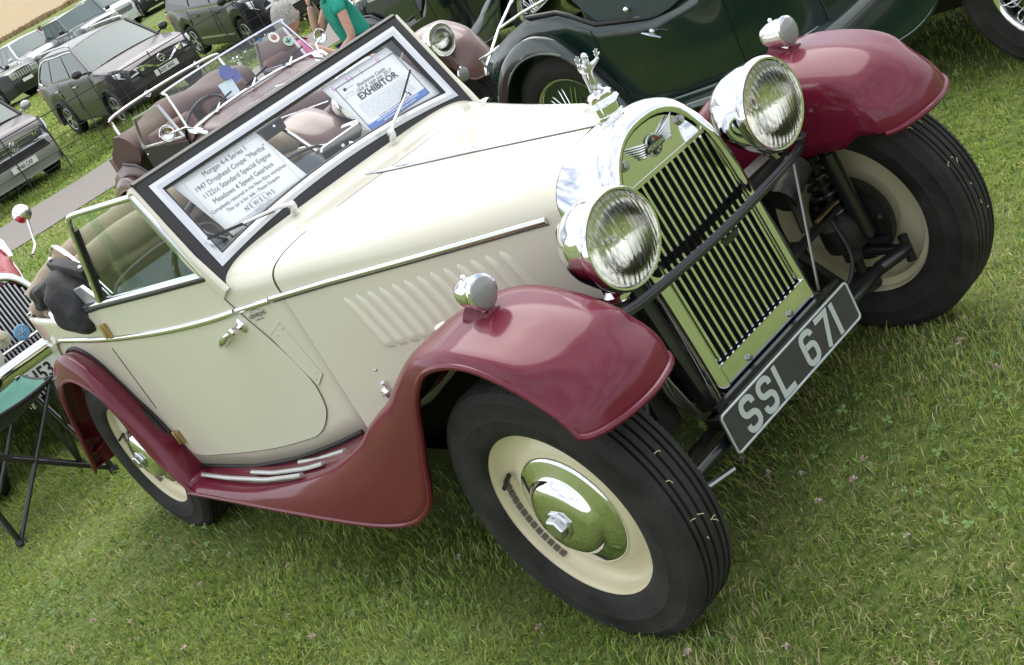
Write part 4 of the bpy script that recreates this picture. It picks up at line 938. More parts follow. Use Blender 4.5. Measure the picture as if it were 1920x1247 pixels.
    # chrome trim ring and black cloth covers over the hood irons
    m=MB(); P=crom([side(-2.07,.868,.004),side(-2.16,.866,.008),side(-2.26,.868,.010),side(-2.33,.895,.008),side(-2.37,.925,.0)],5); m.tube(P,.010,8); m.obj('hood_trim',chrome,R)
    for (nm,C0,dims,seed) in (('hood_iron_cover',[(-2.05,-.595,.850),(-2.10,-.595,.90),(-2.14,-.57,.965),(-2.22,-.54,1.005),(-2.34,-.54,.995),(-2.44,-.545,.965),(-2.50,-.55,.93)],[.03,.066,.074,.066,.062,.064,.035],1),):
        P=crom(C0,5); n=20; G=[]; fr_=MB().frames(P)
        rs=np.interp(np.linspace(0,1,len(P)),np.linspace(0,1,len(dims)),dims)
        for i,p in enumerate(P):
            row=[]
            for k in range(n):
                a=2*PI*k/n; r=rs[i]*(1+.16*math.sin(3*a+i*.55)+.10*math.sin(5*a-i*.8+seed)); row.append(p+r*math.cos(a)*fr_[i][1]*1.05+r*math.sin(a)*fr_[i][2]*.62)
            G.append(row)
        m=MB(); m.grid(G,False,True); m.add(G[0],[tuple(range(n))]); m.add(G[-1],[tuple(range(n))]); m.obj(nm,blackcloth,R,sharp=60,sub=1)
    m=MB(); m.sweep(crom([(-2.08,-.50,1.01),(-2.20,-.51,1.05),(-2.34,-.50,1.065)],4),[(-.02,-.022),(.02,-.022),(.022,.012),(-.022,.012)],up=(0,0,1)); m.obj('cover_strap_bar',blackcloth,R,bevel=.005)
    for x,z in((-2.10,1.032),(-2.32,1.082)): m=MB(); m.sph((x,-.505,z),.008,8,6); m.obj('stud',chrome,R)
    # ---- front suspension
    for s in(-1,1):
        m=MB(); m.tube([(0,s*.49,.17),(0,s*.49,.62)],.014,10)
        m.lathe([(.055,-.02),(.06,.0),(.06,.05),(.05,.06),(.03,.08),(.028,-.06)],(0,s*.49,.30),(0,0,1),18)
        m.tube([(0,s*.49,.60),(0,s*.49,.64)],.035,14); m.tube([(0,s*.49,.15),(0,s*.49,.19)],.035,14)
        m.obj('kingpin',blackg,R)
        m=MB(); P=[(.037*math.cos(a),s*.49+.037*math.sin(a),.36+.24*a/(2*PI*9)) for a in np.linspace(0,2*PI*9,180)]; m.tube(P,.0058,6); m.obj('coil_spring',black,R)
        m=MB(); m.tube([(.06,s*.50,.30),(.055,s*.485,.54)],[.021,.021],16); m.tube([(.055,s*.485,.54),(.052,s*.48,.60)],.010,8); m.tube([(.06,s*.50,.29),(.055,s*.485,.57)],.012,8); m.lathe([(.010,-.02),(.022,-.018),(.024,.0),(.022,.012),(.012,.02)],(.052,s*.48,.602),(0,0,1),16); m.tube([(.055,s*.505,.275),(.11,s*.505,.275)],.013,10); m.obj('damper',black,R)
        m=MB(); m.lathe([(.0,.0),(.112,.0),(.117,.008),(.117,.030),(.0,.030)],(0,s*.555,.328),(0,-s,0),36); m.lathe([(.05,.03),(.05,.05),(.0,.05)],(0,s*.555,.328),(0,-s,0),18)
        for k in range(6): a=k*PI/3; m.sph((.09*math.cos(a),s*.527,.328+.09*math.sin(a)),.011,8,6)
        m.obj('brake_backplate',blackg,R)
        m=MB(); m.tube([(0,s*.49,.18),(0,s*.15,.20)],.020,10); m.tube([(0,s*.49,.60),(0,s*.15,.58)],.022,10); m.tube([(.0,s*.42,.19),(-.02,s*.2,.55)],.012,8)
        m.box((-.01,s*.33,.585),(.05,.22,.06)); m.tube([(.03,s*.30,.52),(.03,s*.40,.56)],.040,12)
        m.prism([(.05,s*.30,.54),(.05,s*.335,.50),(.05,s*.32,.42),(.05,s*.295,.43)],(.006,0,0)); m.obj('front_axle_frame',blackg,R)
        m=MB(); m.tube([(.085,s*.335,.60),(.07,s*.245,.30)],.004,6); m.obj('wing_stay_rod',steel,R)
        m=MB(); m.sph((-.005,s*.505,.255),.02); m.tube([(.0,s*.50,.255),(.13,s*.52,.235)],[.018,.012],10); m.tube([(.10,s*.43,.235),(.135,s*.52,.238)],.018,10); m.tube([(.13,s*.525,.20),(.13,s*.525,.27)],.013,10); m.obj('steering_arm',black,R)
        m=MB(); m.tube(crom([(.02,s*.44,.40),(.05,s*.42,.28),(.03,s*.36,.22),(-.02,s*.30,.26)],5),.006,6); m.obj('brake_hose',rubberb,R)
    m=MB(); m.tube([(.105,-.44,.232),(.105,.43,.236)],.0155,12); m.obj('track_rod',black,R)
    m=MB(); m.bar((.02,.20,.385),(.03,.47,.40),.028,.012); m.obj('damper_blade',black,R)
    m=MB(); m.bar((.045,.36,.42),(.05,.455,.425),.012,.003); m.obj('damper_blade_tip',brass,R)
    m=MB(); 
    for k in range(3): m.tube(crom([(-.05,-.235-.012*k,.56),(.03,-.25-.012*k,.47),(.03,-.245-.01*k,.36),(.02,-.215,.28)],5),.0045,6)
    m.tube([(.06,-.5,.2),(.09,-.25,.16)],.008,8); m.obj('brake_pipe',steel,R)
    m=MB(); m.lathe([(.0,0),(.018,0),(.018,.02),(.012,.02),(.012,.04),(0,.04)],(.07,-.36,.20),(1,0,0),6); m.obj('axle_nut',steel,R,smooth=False)
    for s in(-1,1):
        b=MB(); b.grid([[(x,s*(BW(x)+.006),z) for z in(.32,float(np.interp(x,[-.9,-.7,-.5,-.35,-.2,0,.0],[.38,.43,.54,.62,.64,.56,.52])))] for x in(-.02,-.1,-.2,-.35,-.5,-.7,-.85)]); b.obj('wheel_arch_liner',dark,R,smooth=False)
    return R
def skin(name,bones,mt,par,sub=2,loc=None):
    # bones: list of chains of (x,y,z,r); first vertex of all chains is shared with an existing joint when it coincides
    V=[];Rr=[];Ed=[];idx={}
    def vid(p):
        k=tuple(round(c,5) for c in p[:3])
        if k not in idx: idx[k]=len(V); V.append(p[:3]); Rr.append(p[3])
        return idx[k]
    for ch in bones:
        ids=[vid(p) for p in ch]; Ed+=[(a,b) for a,b in zip(ids,ids[1:]) if a!=b]
    me=bpy.data.meshes.new(name); me.from_pydata(V,Ed,[]); me.materials.append(mt)
    o=bpy.data.objects.new(name,me); COL.objects.link(o); o.parent=par
    o.modifiers.new('skin','SKIN').use_smooth_shade=True
    if not me.skin_vertices:
        bm=bmesh.new(); bm.from_mesh(me); bm.verts.layers.skin.verify(); bm.to_mesh(me); bm.free()
    for i,r in enumerate(Rr):
        rr=r if hasattr(r,'__len__') else (r,r)
        me.skin_vertices[0].data[i].radius=rr; me.skin_vertices[0].data[i].use_root=(i==0)
    q=o.modifiers.new('subsurf','SUBSURF'); q.levels=sub; q.render_levels=sub
    return o
def mascot(R,c):
    # small chromed figure bending forward, arms raised with spread fingers
    k=.001; T=lambda x,y,z,r:(c[0]+x*k,c[1]+y*k,c[2]+z*k,r*k)
    ch=[[T(-4,0,26,11),T(-6,0,38,13),T(-2,0,50,14),T(2,0,60,12),T(6,0,67,8),T(9,0,74,9),T(11,0,78,6)],
        [T(-4,0,26,11),T(-8,-5,14,7.5),T(-4,-6,3,5),T(4,-7,0,3)],[T(-4,0,26,11),T(-4,7,14,7),T(4,7,5,5),T(12,7,2,3)],
        [T(2,0,60,12),T(2,-15,62,7.5),T(8,-23,67,6),T(11,-24,74,5),T(12,-24,78,5)],
        [T(2,0,60,12),T(2,15,58,7),T(9,24,60,5),T(13,29,64,4.5),T(14,31,68,4.5)]]
    o=skin('mascot',ch,chromed,R,2)
    f=MB()
    for s,h in((-1,A((12,-24,79))),(1,A((14,31,69)))):
        for a,l in((-50,11),(-24,15),(0,16),(24,15),(62,10)):
            a=math.radians(a*s); d_=A((.1,math.sin(a),math.cos(a))); p=h*k+c
            f.tube([p,p+d_*l*.6*k,p+(d_*l+A((2,0,0)))*k],[.0019,.0016,.0010],6)
    f.obj('mascot_finger',chromed,o)
    f=MB(); rows=[]
    for i in range(8):
        t=i/7; row=[]
        for j in range(9):
            a=-1.9+3.8*j/8; r=(11+6*t+1.8*math.sin(j*2.2+t*2))*k; row.append(c+A((-3*k-r*math.cos(a)*.7,r*math.sin(a),(58-50*t)*k)))
        rows.append(row)
    f.grid(rows); f.obj('mascot_cloak',chromed,o,solid=.0012)
    f=MB(); f.sph(c+A((.011,0,.083)),.0085,12,8,(1,.9,1.1)); f.sph(c+A((.019,0,.081)),.0025); f.obj('mascot_head',chromed,o)
CAR=main_car()
# ---------------------------------------------------------------- notices behind the windscreen
def notices():
    WP=lambda u,z,h=0: A((-1.163-(z-.94)*.463-.012,u,z))+A((.907,0,.42))*h
    def sheet(name,c,label):
        b=MB(); c=[A(x) for x in c]; n=8
        G=[[c[0]*(1-i/n)*(1-j/n)+c[1]*(i/n)*(1-j/n)+c[3]*(1-i/n)*(j/n)+c[2]*(i/n)*(j/n) for j in range(n+1)] for i in range(n+1)]
        b.grid(G); o=b.obj(name,paper,None,solid=.0006,ssoff=0); tag(o,label,'notice'); return o
    tl,tr,br,bl=WP(-.420,1.186),WP(-.118,1.181),WP(-.085,.988),WP(-.385,.986)
    s1=sheet('paper_notice',[tl,tr,br,bl],'white laminated sale notice with black text behind the windscreen, left in the photo')
    u=nrm(tr-tl); v=nrm(tl-bl); v=nrm(v-u*np.dot(u,v)); n=np.cross(u,v); mid=(tl+tr+br+bl)/4
    b=MB()
    lines=[('Morgan 4-4 Series 1',.0225,.078),('1947 Drophead Coupe "Martha"',.0225,.051),('1122cc Standard Special Engine',.0225,.024),('Meadows 4 Speed Gearbox',.0225,-.003),('Completely restored in the New Elms workshop',.0158,-.026),('This car is for sale - Please Enquire',.0158,-.045),('N E W E L M S',.0200,-.071)]
    for t,sz,dy in lines: put_text(b,t,sz,mid+v*dy+n*.0016,u,v,.0001,sx=.86,bold=0)
    b.obj('printed_text',mat('grey_ink',(.13,.13,.14),.6),s1,smooth=False)
    b=MB(); put_text(b,'CLASSIC CARS',.010,mid+v*-.083+n*.0016,u,v,.0001); put_text(b,'07850 334712',.011,mid+v*-.093+n*.0016,u,v,.0001)
    b.tube([mid+u*x+v*z+n*.0016 for x,z in((-.045,-.064),(-.03,-.058),(-.01,-.0555),(.01,-.056),(.03,-.059))],.0009,4)
    # perforated border
    w_,h_=np.linalg.norm(tr-tl)/2-.012,.088
    for i in range(64):
        t=-1+2*i/63
        for zz in(-1,1): b.box(mid+u*t*w_+v*zz*h_+n*.0015,(.0016,.0016,.0016))
    for i in range(40):
        t=-1+2*i/39
        for zz in(-1,1): b.box(mid+u*zz*w_+v*t*h_+n*.0015,(.0016,.0016,.0016))
    b.obj('printed_text_small',greyink,s1,smooth=False)
    tl,tr,br,bl=WP(.143,1.176),WP(.417,1.170),WP(.462,.960),WP(.170,.984)
    # pale second sheet tucked behind
    s2=sheet('exhibitor_notice',[tl,tr,br,bl],'white exhibitor notice with a black border line and blue strip behind the windscreen')
    u=nrm(tr-tl); v=nrm(tl-bl); v=nrm(v-u*np.dot(u,v)); n=np.cross(u,v); mid=(tl+tr+br+bl)/4; e=n*.0016
    b=MB(); w_,h_=.122,.084
    for a_,c_ in(((-w_,-h_),(w_,-h_)),((w_,-h_),(w_,h_)),((w_,h_),(-w_,h_)),((-w_,h_),(-w_,-h_))): b.tube([mid+u*a_[0]+v*a_[1]+e,mid+u*c_[0]+v*c_[1]+e],.0011,4)
    put_text(b,'EXHIBITOR',.0300,mid+v*.022+e,u,v,.0001,bold=.0007,sx=1.05)
    put_text(b,'Sherborne Castle',.0165,mid+v*.056+e,u,v,.0001,shear=.35); put_text(b,'15th & 16th July 2017',.0165,mid+v*.042+e,u,v,.0001,shear=.35)
    b.box(mid-u*.098+v*.066+e,(.001,.010,.010)); put_text(b,'Make it a day out',.004,mid-u*.078+v*.066+e,u,v,.0001)
    put_text(b,'PLEASE DISPLAY THIS EXHIBITOR PASS IN THE WINDSCREEN',.0052,mid+v*-.058+e,u,v,.0001)
    b.obj('printed_text',ink,s2,smooth=False)
    b=MB(); 
    rr=random.Random(3)
    for k in range(11):
        z=.003-.0052*k; x=-.10
        while x<.10:
            l=rr.uniform(.006,.022)
            if x+l>.105: break
            b.bar(mid+u*x+v*z+e,mid+u*(x+l)+v*z+e,.0013,.0002,up=tuple(n)); x+=l+.004
    b.tube([mid+u*x+v*z+e for x,z in((-.115,.045),(-.105,.052),(-.09,.053),(-.078,.047))],.0008,4); put_text(b,'CLASSIC & SUPERCARS',.005,mid-u*.095+v*.041+e,u,v,.0001)
    b.obj('printed_text_small',greyink,s2,smooth=False)
    b=MB(); b.prism([mid+u*x+v*z+e*.7 for x,z in((-w_,-h_+.001),(w_,-h_+.001),(w_,-h_+.021),(-w_,-h_+.021))],n*.0004); b.obj('blue_strip',paperblue,s2,smooth=False)
    b=MB(); put_text(b,'PRIDE SHOW SPONSOR LANCASTER INSURANCE',.0078,mid+v*(-h_+.0155)+e*1.4,u,v,.0001,bold=.0002); put_text(b,'VISIT SHOWFIELD & STAND FOR A QUOTE',.0070,mid+v*(-h_+.0062)+e*1.4,u,v,.0001,bold=.0002); b.obj('blue_strip_text',paper,s2,smooth=False)
    b=MB()
    for x,z,w1 in((-.130,.094,.006),(-.070,.093,.006),(-.055,.092,.004),(.055,.094,.004),(.063,.094,.004),(-.015,.093,.003)): b.prism([mid+u*(x+a_)+v*(z+c_)+e*.6 for a_,c_ in((0,-.014),(w1,-.014),(w1,.003),(0,.003))],n*.0003)
    b.obj('pink_mark',pink,s2,smooth=False)
notices()
# ---------------------------------------------------------------- the other old roadsters
def roadster(root,body,wing,scr='roadster',lamps=True,seat=None,windscreen=True,glassm=None,sidescreens=(),bonnet_louvres=True,rear_only=False,wheels='wire',slats=chrome,trimc=chrome,handle=True,full=0):
    seat=seat or greyleather
    b=MB(); b.box((-1.4,0,.30),(2.6,.9,.05)); b.box((-.55,0,.50),(.9,.50,.42)); b.tube([(-2.34,-.5,.33),(-2.34,.5,.33)],.035,12); b.tube([(0,-.5,.3),(0,.5,.3)],.03,10); b.obj('chassis',blackg,root,smooth=False)
    xs=[-.085,-.12,-.16,-.22,-.3,-.4,-.5,-.6,-.7,-.8,-.9,-.955]
    for s in(-1,1):
        G=[]
        for x in xs: P=bonnet_sec(x,32); G.append(P[:17] if s<0 else P[16:])
        b=MB(); b.grid(G); o=b.obj('bonnet_top',body,root,sharp=70)
        b=MB(); b.grid([[side(x,z,0,s) for z in np.linspace(.36,ZB(x),5)] for x in xs]); b.obj('bonnet_side',body,root)
        if bonnet_louvres:
            for k in range(22):
                x=-.93+k*.0315; m=MB(); f0,f1=.42,.80; n=6; rows=[]
                for i in range(n+1):
                    f=f0+(f1-f0)*i/n; p,nn=bonnet_pt(x,s*f,0); e_=math.sin(PI*i/n)**.5 if 0<i<n else 0
                    rows.append([p+A((-.010,0,0))-nn*.001,p+A((-.003,0,0))+nn*.007*e_,p+A((.004,0,0))+nn*.005*e_,p+A((.012,0,0))-nn*.001])
                m.grid(rows); m.obj('louvre',body,o,sharp=80)
    b=MB(); b.grid([bonnet_sec(x,32) for x in(-.962,-1.04,-1.12,-1.20,-1.30)]); b.obj('scuttle',body,root,sharp=70)
    m=MB(); P=[A((x,0,float(np.interp(x,[-1.066,-.5,-.08],[.932,.925,.918]))+.001)) for x in np.linspace(-.07,-.95,8)]; m.sweep(P,HALF(.017,.006,6),up=(0,0,1)); m.obj('bonnet_hinge',trimc,root)
    for s in(-1,1):
        m=MB(); m.sweep([side(x,ZB(x)+.002,.002,s) for x in np.linspace(-.12,-.955,8)],HALF(.013,.006,6),up=(0,s,.15)); m.obj('bonnet_hinge',trimc,root)
        # tub side with cut-down door
        top=lambda x:float(np.interp(x,[-3.0,-2.6,-2.35,-2.15,-2.0,-1.7,-1.45,-1.32,-1.2,-1.0],[.60,.80,.86,.83,.72,.66,.70,.86,.93,.90]))
        G=[]
        for x in(-.962,-1.1,-1.2,-1.26,-1.32,-1.38,-1.45,-1.55,-1.7,-1.85,-2.0,-2.08,-2.15,-2.25,-2.35,-2.5,-2.65,-2.8,-2.95): G.append([side(x,z,0,s) for z in np.linspace(.26,top(x),7)])
        b=MB(); b.grid(G); b.obj('body_side',body,root,solid=.012,ssoff=(1 if s>0 else -1))
        m=MB(); m.tube([side(x,top(x),-.003,s)+A((0,0,.004)) for x in np.linspace(-1.22,-2.35,20)],.011,8); m.obj('cockpit_roll',rubberb,root)
        m=MB(); m.lathe([(0,0),(.018,0),(.018,.006),(.009,.01),(.009,.03),(0,.032)],side(-1.95,.60,0,s),(0,s,0),16); m.bar(side(-1.95,.60,.03,s),side(-1.86,.575,.032,s),.012,.014,up=(0,1,0))
        if handle: m.obj('door_handle',chrome,root)
        m=MB(); m.tube([side(-1.36,.33,.002,s),side(-1.34,.62,.002,s),side(-1.34,.85,.002,s)],.002,4); m.tube(crom([side(-1.36,.33,.002,s),side(-1.7,.31,.002,s),side(-1.95,.36,.002,s),side(-2.02,.55,.002,s),side(-2.03,.70,.002,s)],5),.002,4); m.obj('shut_line',dark,root)
    b=MB(); b.grid([[(x,w*t,z+.03*(1-t*t)) for t in np.linspace(-1,1,9)] for x,w,z in((-2.35,.53,.86),(-2.6,.52,.80),(-2.8,.50,.70),(-2.95,.42,.60),(-3.0,.40,.35))]); b.obj('rear_panel',body,root)
    build_wings(root,wing,wing,full)
    for s in(-1,1):
        for (x0,x1,y) in((-1.85,-1.0,.625),(-1.75,-.96,.595),(-1.65,-.92,.565)):
            m=MB(); P=[(x,s*y,float(np.interp(x,[-1.9,-1.7,-1.4,-1.15,-.96,-.80],[.259,.265,.281,.318,.368,.424]))+.003) for x in np.linspace(x0,x1,8)]; m.sweep(P,HALF(.013,.006,6),up=(0,0,1)); m.obj('tread_strip',trimc,root)
        m=MB(); m.tube([(x,s*(BW(x)+.004),float(np.interp(x,[-2.09,-1.6,-1.3,-1.0],[.255,.28,.31,.37]))) for x in np.linspace(-2.05,-1.0,8)],.007,6); m.obj('body_piping',trimc,root)
    for x in(0,-2.341):
        for s in(-1,1):
            if wheels=='wire': wire_wheel(root,x,s)
            else: disc_wheel(root,x,s,0,nibs=False,valve=False)
    radiator(root,chrome,slats,main=False)
    if lamps:
        for s in(-1,1):
            h=headlamp(root,((.265,s*.385,.785) if not full else (.345,s*.375,.815)),(1,0,0),r=.090,flutes=False); m=MB(); m.tube([(.20,s*.39,.79),(-.02,s*.42,.74)],[.055,.05],12); m.obj('lamp_pod',wing,h)
            f=MB(); c=A((.36,s*.40,.58)) if full else A((.28,s*.40,.52)); f.lathe([(0,-.04),(.03,-.035),(.045,-.01),(.048,0),(.044,.008)],c,(1,0,0),24); o=f.obj('spot_lamp',chrome,root); f=MB(); f.lathe([(.044,.005),(.03,.016),(0,.02)],c,(1,0,0),20); f.obj('lens',frost,o); f=MB(); f.tube([c+A((-.03,0,0)),c+A((-.09,-s*.05,-.04))],.01,8); f.obj('lamp_bracket',black,o)
    # seats
    for s in(-1,1):
        b=MB(); b.box((-1.80,s*.25,.48),(.48,.42,.14)); b.box((-2.08,s*.25,.72),(.14,.43,.52),Matrix.Rotation(-.25,3,'Y')); b.obj('seat',seat,root,bevel=.05)
    b=MB(); c=A((-1.52,-.26,.90)); ax=nrm(A((-.75,0,.5))); u=A((0,1,0)); v=np.cross(ax,u); b.tube([c+.19*(math.cos(a)*u+math.sin(a)*v) for a in np.linspace(0,2*PI,25)[:-1]],.010,6,closed=True); b.tube([c,c-ax*.3],.013,6)
    for k in range(3): a=k*2*PI/3; b.tube([c,c+.19*(math.cos(a)*u+math.sin(a)*v)],.006,5)
    b.obj('steering_wheel',black,root)
    b=MB(); b.box((-1.30,0,.84),(.03,.96,.16)); b.obj('dashboard',mat('walnut',(.09,.035,.015),.3),root)
    if windscreen:
        q=lambda u,t:A((-1.215-.13*t,u*(.56-.045*t),.945+.29*t)); m=MB()
        P=crom([q(-1,0),q(-.99,.5),q(-.985,.90),q(-.95,.99),q(0,1.015),q(.95,.99),q(.985,.90),q(.99,.5),q(1,0)],5); m.sweep(P,[(-.0065,-.005),(.0065,-.005),(.0065,.005),(-.0065,.005)],up=(1,0,.4)); 
        m.tube(crom([q(-1,0),q(-.5,.09),q(0,.115),q(.5,.09),q(1,0)],6),.010,8)
        for s in(-1,1): m.prism([q(s,.0),q(s*.93,.0)+A((0,0,.0)),A((-1.05,s*.47,.87)),A((-1.02,s*.50,.86))],(0,s*.006,.004))
        o=m.obj('windscreen',chrome,root)
        m=MB(); m.grid([[q(u*.98,(.0 if abs(u)==1 else .1*(1-u*u))*(1-t)+.98*t) for u in np.linspace(-1,1,7)] for t in(0,.5,1)]); m.obj('glass',glass,o)
        for y in(-.36,0,.36):
            m=MB(); p=A((-1.205,y*.9,.950+.03*(1-(y/.56)**2))); m.sph(p,.013,10,6); m.tube([p,p+A((-.03,.055,.03)),p+A((-.045,.075,.035))],[.007,.006,.004],6); w_=m.obj('wiper',chrome,root)
            m=MB(); m.bar(p+A((-.032,-.03,.022)),p+A((-.050,.19,.052)),.005,.012); m.obj('wiper_blade',rubberb,w_)
def rot_xy(o,loc,yaw): o.location=loc; o.rotation_euler=(0,0,yaw)
brown=mat('brown_wing',(.125,.058,.047),.4,0,.6,coatr=.1); brownb=mat('brown_body',(.085,.038,.032),.45,0,.4,coatr=.12); brownlight=paint('tan_bonnet',(.19,.10,.080),.3)
green=paint('dark_green',(.0055,.022,.016),.22); blackp=paint('black_green',(.004,.009,.008),.2); redp=mat('red_paint',(.27,.006,.016),.5,0,.2,.2,coatr=.2)
brownleather=mat('brown_leather',(.10,.038,.027),.45,var=.15,vscale=8); maroon=mat('maroon_leather',(.13,.02,.03),.45)
# brown roadster
BR=thing('brown_roadster','brown roadster with flat windscreen parked behind the cream coupe, stickers on its glass','car',(-4.41,2.24,-.088),(0,.042,.016))
roadster(BR,brownb,brown,seat=brownleather,full=.085)
m=MB(); m.tube(crom([(-2.30,-.50,.90),(-2.35,-.50,1.12),(-2.34,-.46,1.18),(-2.3,0,1.20),(-2.34,.46,1.18),(-2.35,.50,1.12),(-2.30,.50,.90)],4),.011,10); m.obj('roll_bar',chrome,BR)
m=MB(); G=[]
for i in range(13):
    t=i/12; G.append([(-2.42-.33*t,.50*u,.90+.07*math.sin(PI*t)*(1-u**4)+.012*math.sin(9*t+5*u)-.16*t*t) for u in np.linspace(-1,1,15)])
m.grid(G); m.grid([[( -2.42-.33*t,s_*.50,z) for t in np.linspace(0,1,6)] for z in(.62,.9) for s_ in(-1,)]); m.obj('tonneau_cover',mat('brown_vinyl',(.085,.040,.034),.6,bump=.3,bscale=20),BR,solid=.01)
m=MB(); G=[]
for i in range(17):
    a=2*PI*i/16; G.append([(-2.34+(.25+.02*math.sin(5*u+a))*math.cos(a),.56*u,.965+(.13+.018*math.sin(7*u+2*a))*math.sin(a)-.05*u*u-.05*(math.cos(a)<0)) for u in np.linspace(-1,1,22)])
m.grid(G); m.add([g[0] for g in G[:-1]],[tuple(range(16))]); m.add([g[-1] for g in G[:-1]],[tuple(range(16))]); m.obj('hood_bag',MATS['brown_vinyl'],BR,sharp=70)
for s in(-1,1):
    # side screen: metal framed glass in a black skirt
    y=s*.555; m=MB(); P=[(-1.34,y,.93),(-1.43,y,1.17),(-1.86,y,1.14),(-1.98,y,.93)]; 
    for a_,b_ in zip(P,P[1:]+P[:1]): m.bar(a_,b_,.012,.020,up=(0,1,0))
    o=m.obj('side_screen',alu,BR); m=MB(); m.add(P,[(0,1,2,3)]); m.obj('glass',glass,o)
    m=MB(); m.prism([(-1.30,y,.90),(-1.98,y,.92),(-2.02,y,.66),(-1.40,y,.62)],(0,s*.008,0)); m.obj('screen_skirt',mat('black_vinyl',(.020,.016,.017),.5),o)
    for x,z in((-1.95,.88),(-1.9,.70),(-1.5,.68)): m=MB(); m.sph((x,y+s*.010,z),.008,8,6); m.obj('stud',chrome,o)
    m=MB(); c=A((-1.26,s*.68,1.01)); m.lathe([(0,-.035),(.03,-.030),(.052,-.010),(.056,.0),(.052,.004)],c,(.98,s*.1,0),28); m.tube([c+A((.02,0,-.005)),c+A((.06,-s*.10,-.02)),A((-1.12,s*.52,.93))],[.007,.006,.008],8); m.tube([A((-1.14,s*.55,.94)),A((-1.06,s*.53,.90))],.014,8); o=m.obj('door_mirror',chrome,BR)
# things seen through and on its glass
qb=lambda u,t,h=.008:A((-1.215-.13*t+h,u*(.56-.045*t),.945+.29*t))
def disc_on(par,u,t,r,m1,name):
    c=qb(u,t); m=MB(); m.lathe([(0,0),(r,0),(r,.001),(0,.001)],c,(.91,0,.41),20); return m.obj(name,m1,par)
disc_on(BR,.72,.75,.040,platew,'round_sticker'); disc_on(BR,.72,.75,.022,mat('sticker_red',(.6,.12,.08),.5),'round_sticker_centre')
disc_on(BR,.83,.52,.038,mat('sticker_pale_green',(.45,.58,.42),.5),'round_sticker')
m=MB(); c=qb(.83,.52,.011)
for k in range(5): a=k*2*PI/5+.3; m.bar(c,c+A((0,math.cos(a),math.sin(a)))*.024,.003,.011,up=(1,0,0))
m.obj('emblem',mat('sticker_blue',(.03,.14,.42),.5),BR)
disc_on(BR,.55,.86,.014,MATS['sticker_blue'],'small_blue_sticker')
m=MB(); m.add([(-1.27,.13,.985),(-1.27,.02,.99),(-1.315,.035,1.09),(-1.315,.15,1.085)],[(0,1,2,3)]); tag(m.obj('paper_card',mat('pale_card',(.62,.74,.80),.6)),'pale blue paper card inside the windscreen of the brown roadster','card').parent=None
CARD=bpy.data.objects['paper_card']; CARD.location=(-4.41,2.04,-.088); CARD.rotation_euler=(0,.042,.016)
m=MB(); m.lathe([(0,0),(.05,.0),(.05,.012),(0,.012)],(-1.33,.02,1.13),(1,0,.3),20); m.prism([(-1.31,.0,1.04),(-1.31,.10,1.05),(-1.33,.10,1.13),(-1.33,-.0,1.12)],(.004,0,0)); o=m.obj('event_plaque',mat('plaque_blue',(.10,.12,.38),.4)); tag(o,'blue event plaque standing on the dash of the brown roadster','plaque'); o.location=(-4.41,2.16,-.088); o.rotation_euler=(0,.042,.016)
# green roadster, its side filling the top right
GR=thing('dark_green_roadster','glossy dark green roadster with wire wheels and chrome luggage rack behind the cream coupe','car',(-.34,2.90,-.095),(0,0,.092))
roadster(GR,green,green,handle=False,full=.05)
for s in(-1,1):
    # black vinyl side curtain hanging over the door
    y=s*.572; P=crom([(-1.25,y,1.30),(-1.98,y,1.30),(-2.12,y,1.05),(-2.03,y,.80),(-1.93,y,.685),(-1.85,y,.66),(-1.80,y,.70),(-1.76,y,.70),(-1.70,y,.66),(-1.5,y,.70),(-1.30,y,.86)],3)
    m=MB(); m.prism(P[::-1] if s<0 else P,(0,s*.006,0)); m.obj('side_curtain',mat('grey_green_vinyl',(.045,.068,.068),.5,bump=.2,bscale=200),GR)
    m=MB(); m.sph((-1.79,y+s*.014,.735),.016,12,8); m.sph((-1.84,y+s*.010,.80),.007,8,6); m.obj('turn_button',chrome,GR)
    m=MB(); c=side(-1.72,.60,0,s); n=A((0,s,0)); m.lathe([(0,0),(.016,0),(.016,.005),(.008,.008),(.008,.03),(0,.03)],c,n,14); m.tube([c+n*.028,c+n*.030+A((.055,0,-.028))],[.009,.004],8); m.tube([c+n*.028,c+n*.030+A((-.035,0,.018))],[.009,.004],8); m.obj('door_handle',chrome,GR)
    m=MB(); c=A((-2.93,s*.60,.53)); m.lathe([(.034,.0),(.036,.02),(.036,.06),(.030,.075),(0,.08)],c,(1,0,0),20); o=m.obj('tail_lamp',chrome,GR); m=MB(); m.lathe([(.036,0),(.034,-.014),(.024,-.028),(0,-.032)],c,(1,0,0),20); m.obj('lens',amber,o)
RACK=[[(-3.45,2.82,.79),(-3.45,2.747,.755),(-3.45,2.568,.666),(-3.45,2.42,.57),(-3.46,2.368,.533),(-3.45,2.35,.50)],
 [(-3.45,2.57,.667),(-3.25,2.60,.70),(-3.05,2.62,.72)],[(-3.45,2.37,.54),(-3.45,2.36,.59),(-3.38,2.37,.60),(-3.2,2.42,.63),(-3.05,2.44,.64)],[(-3.45,2.42,.57),(-3.44,2.45,.50),(-3.2,2.48,.52),(-3.0,2.48,.55)]]
def GRL(x,y,z):
    v=Matrix.Rotation(-.092,3,'Z')@(Vector((x,y,z))-Vector((-.34,2.90,-.095))); return tuple(v)
m=MB(); W_=GRL
m.tube([W_(*p) for p in RACK[0]],.009,8); m.tube([W_(*p) for p in RACK[1]],.008,8); m.tube([W_(*p) for p in RACK[2]],.008,8); m.tube([W_(*p) for p in RACK[3]],.008,8)
m.tube([W_(-3.45,2.82,.79),W_(-3.45,3.1,.79),W_(-3.45,3.35,.64)],.009,8); m.tube([W_(-3.45,2.9,.80),W_(-3.05,2.9,.80)],.011,8); m.tube([W_(-3.45,3.1,.80),W_(-3.05,3.1,.80)],.011,8)
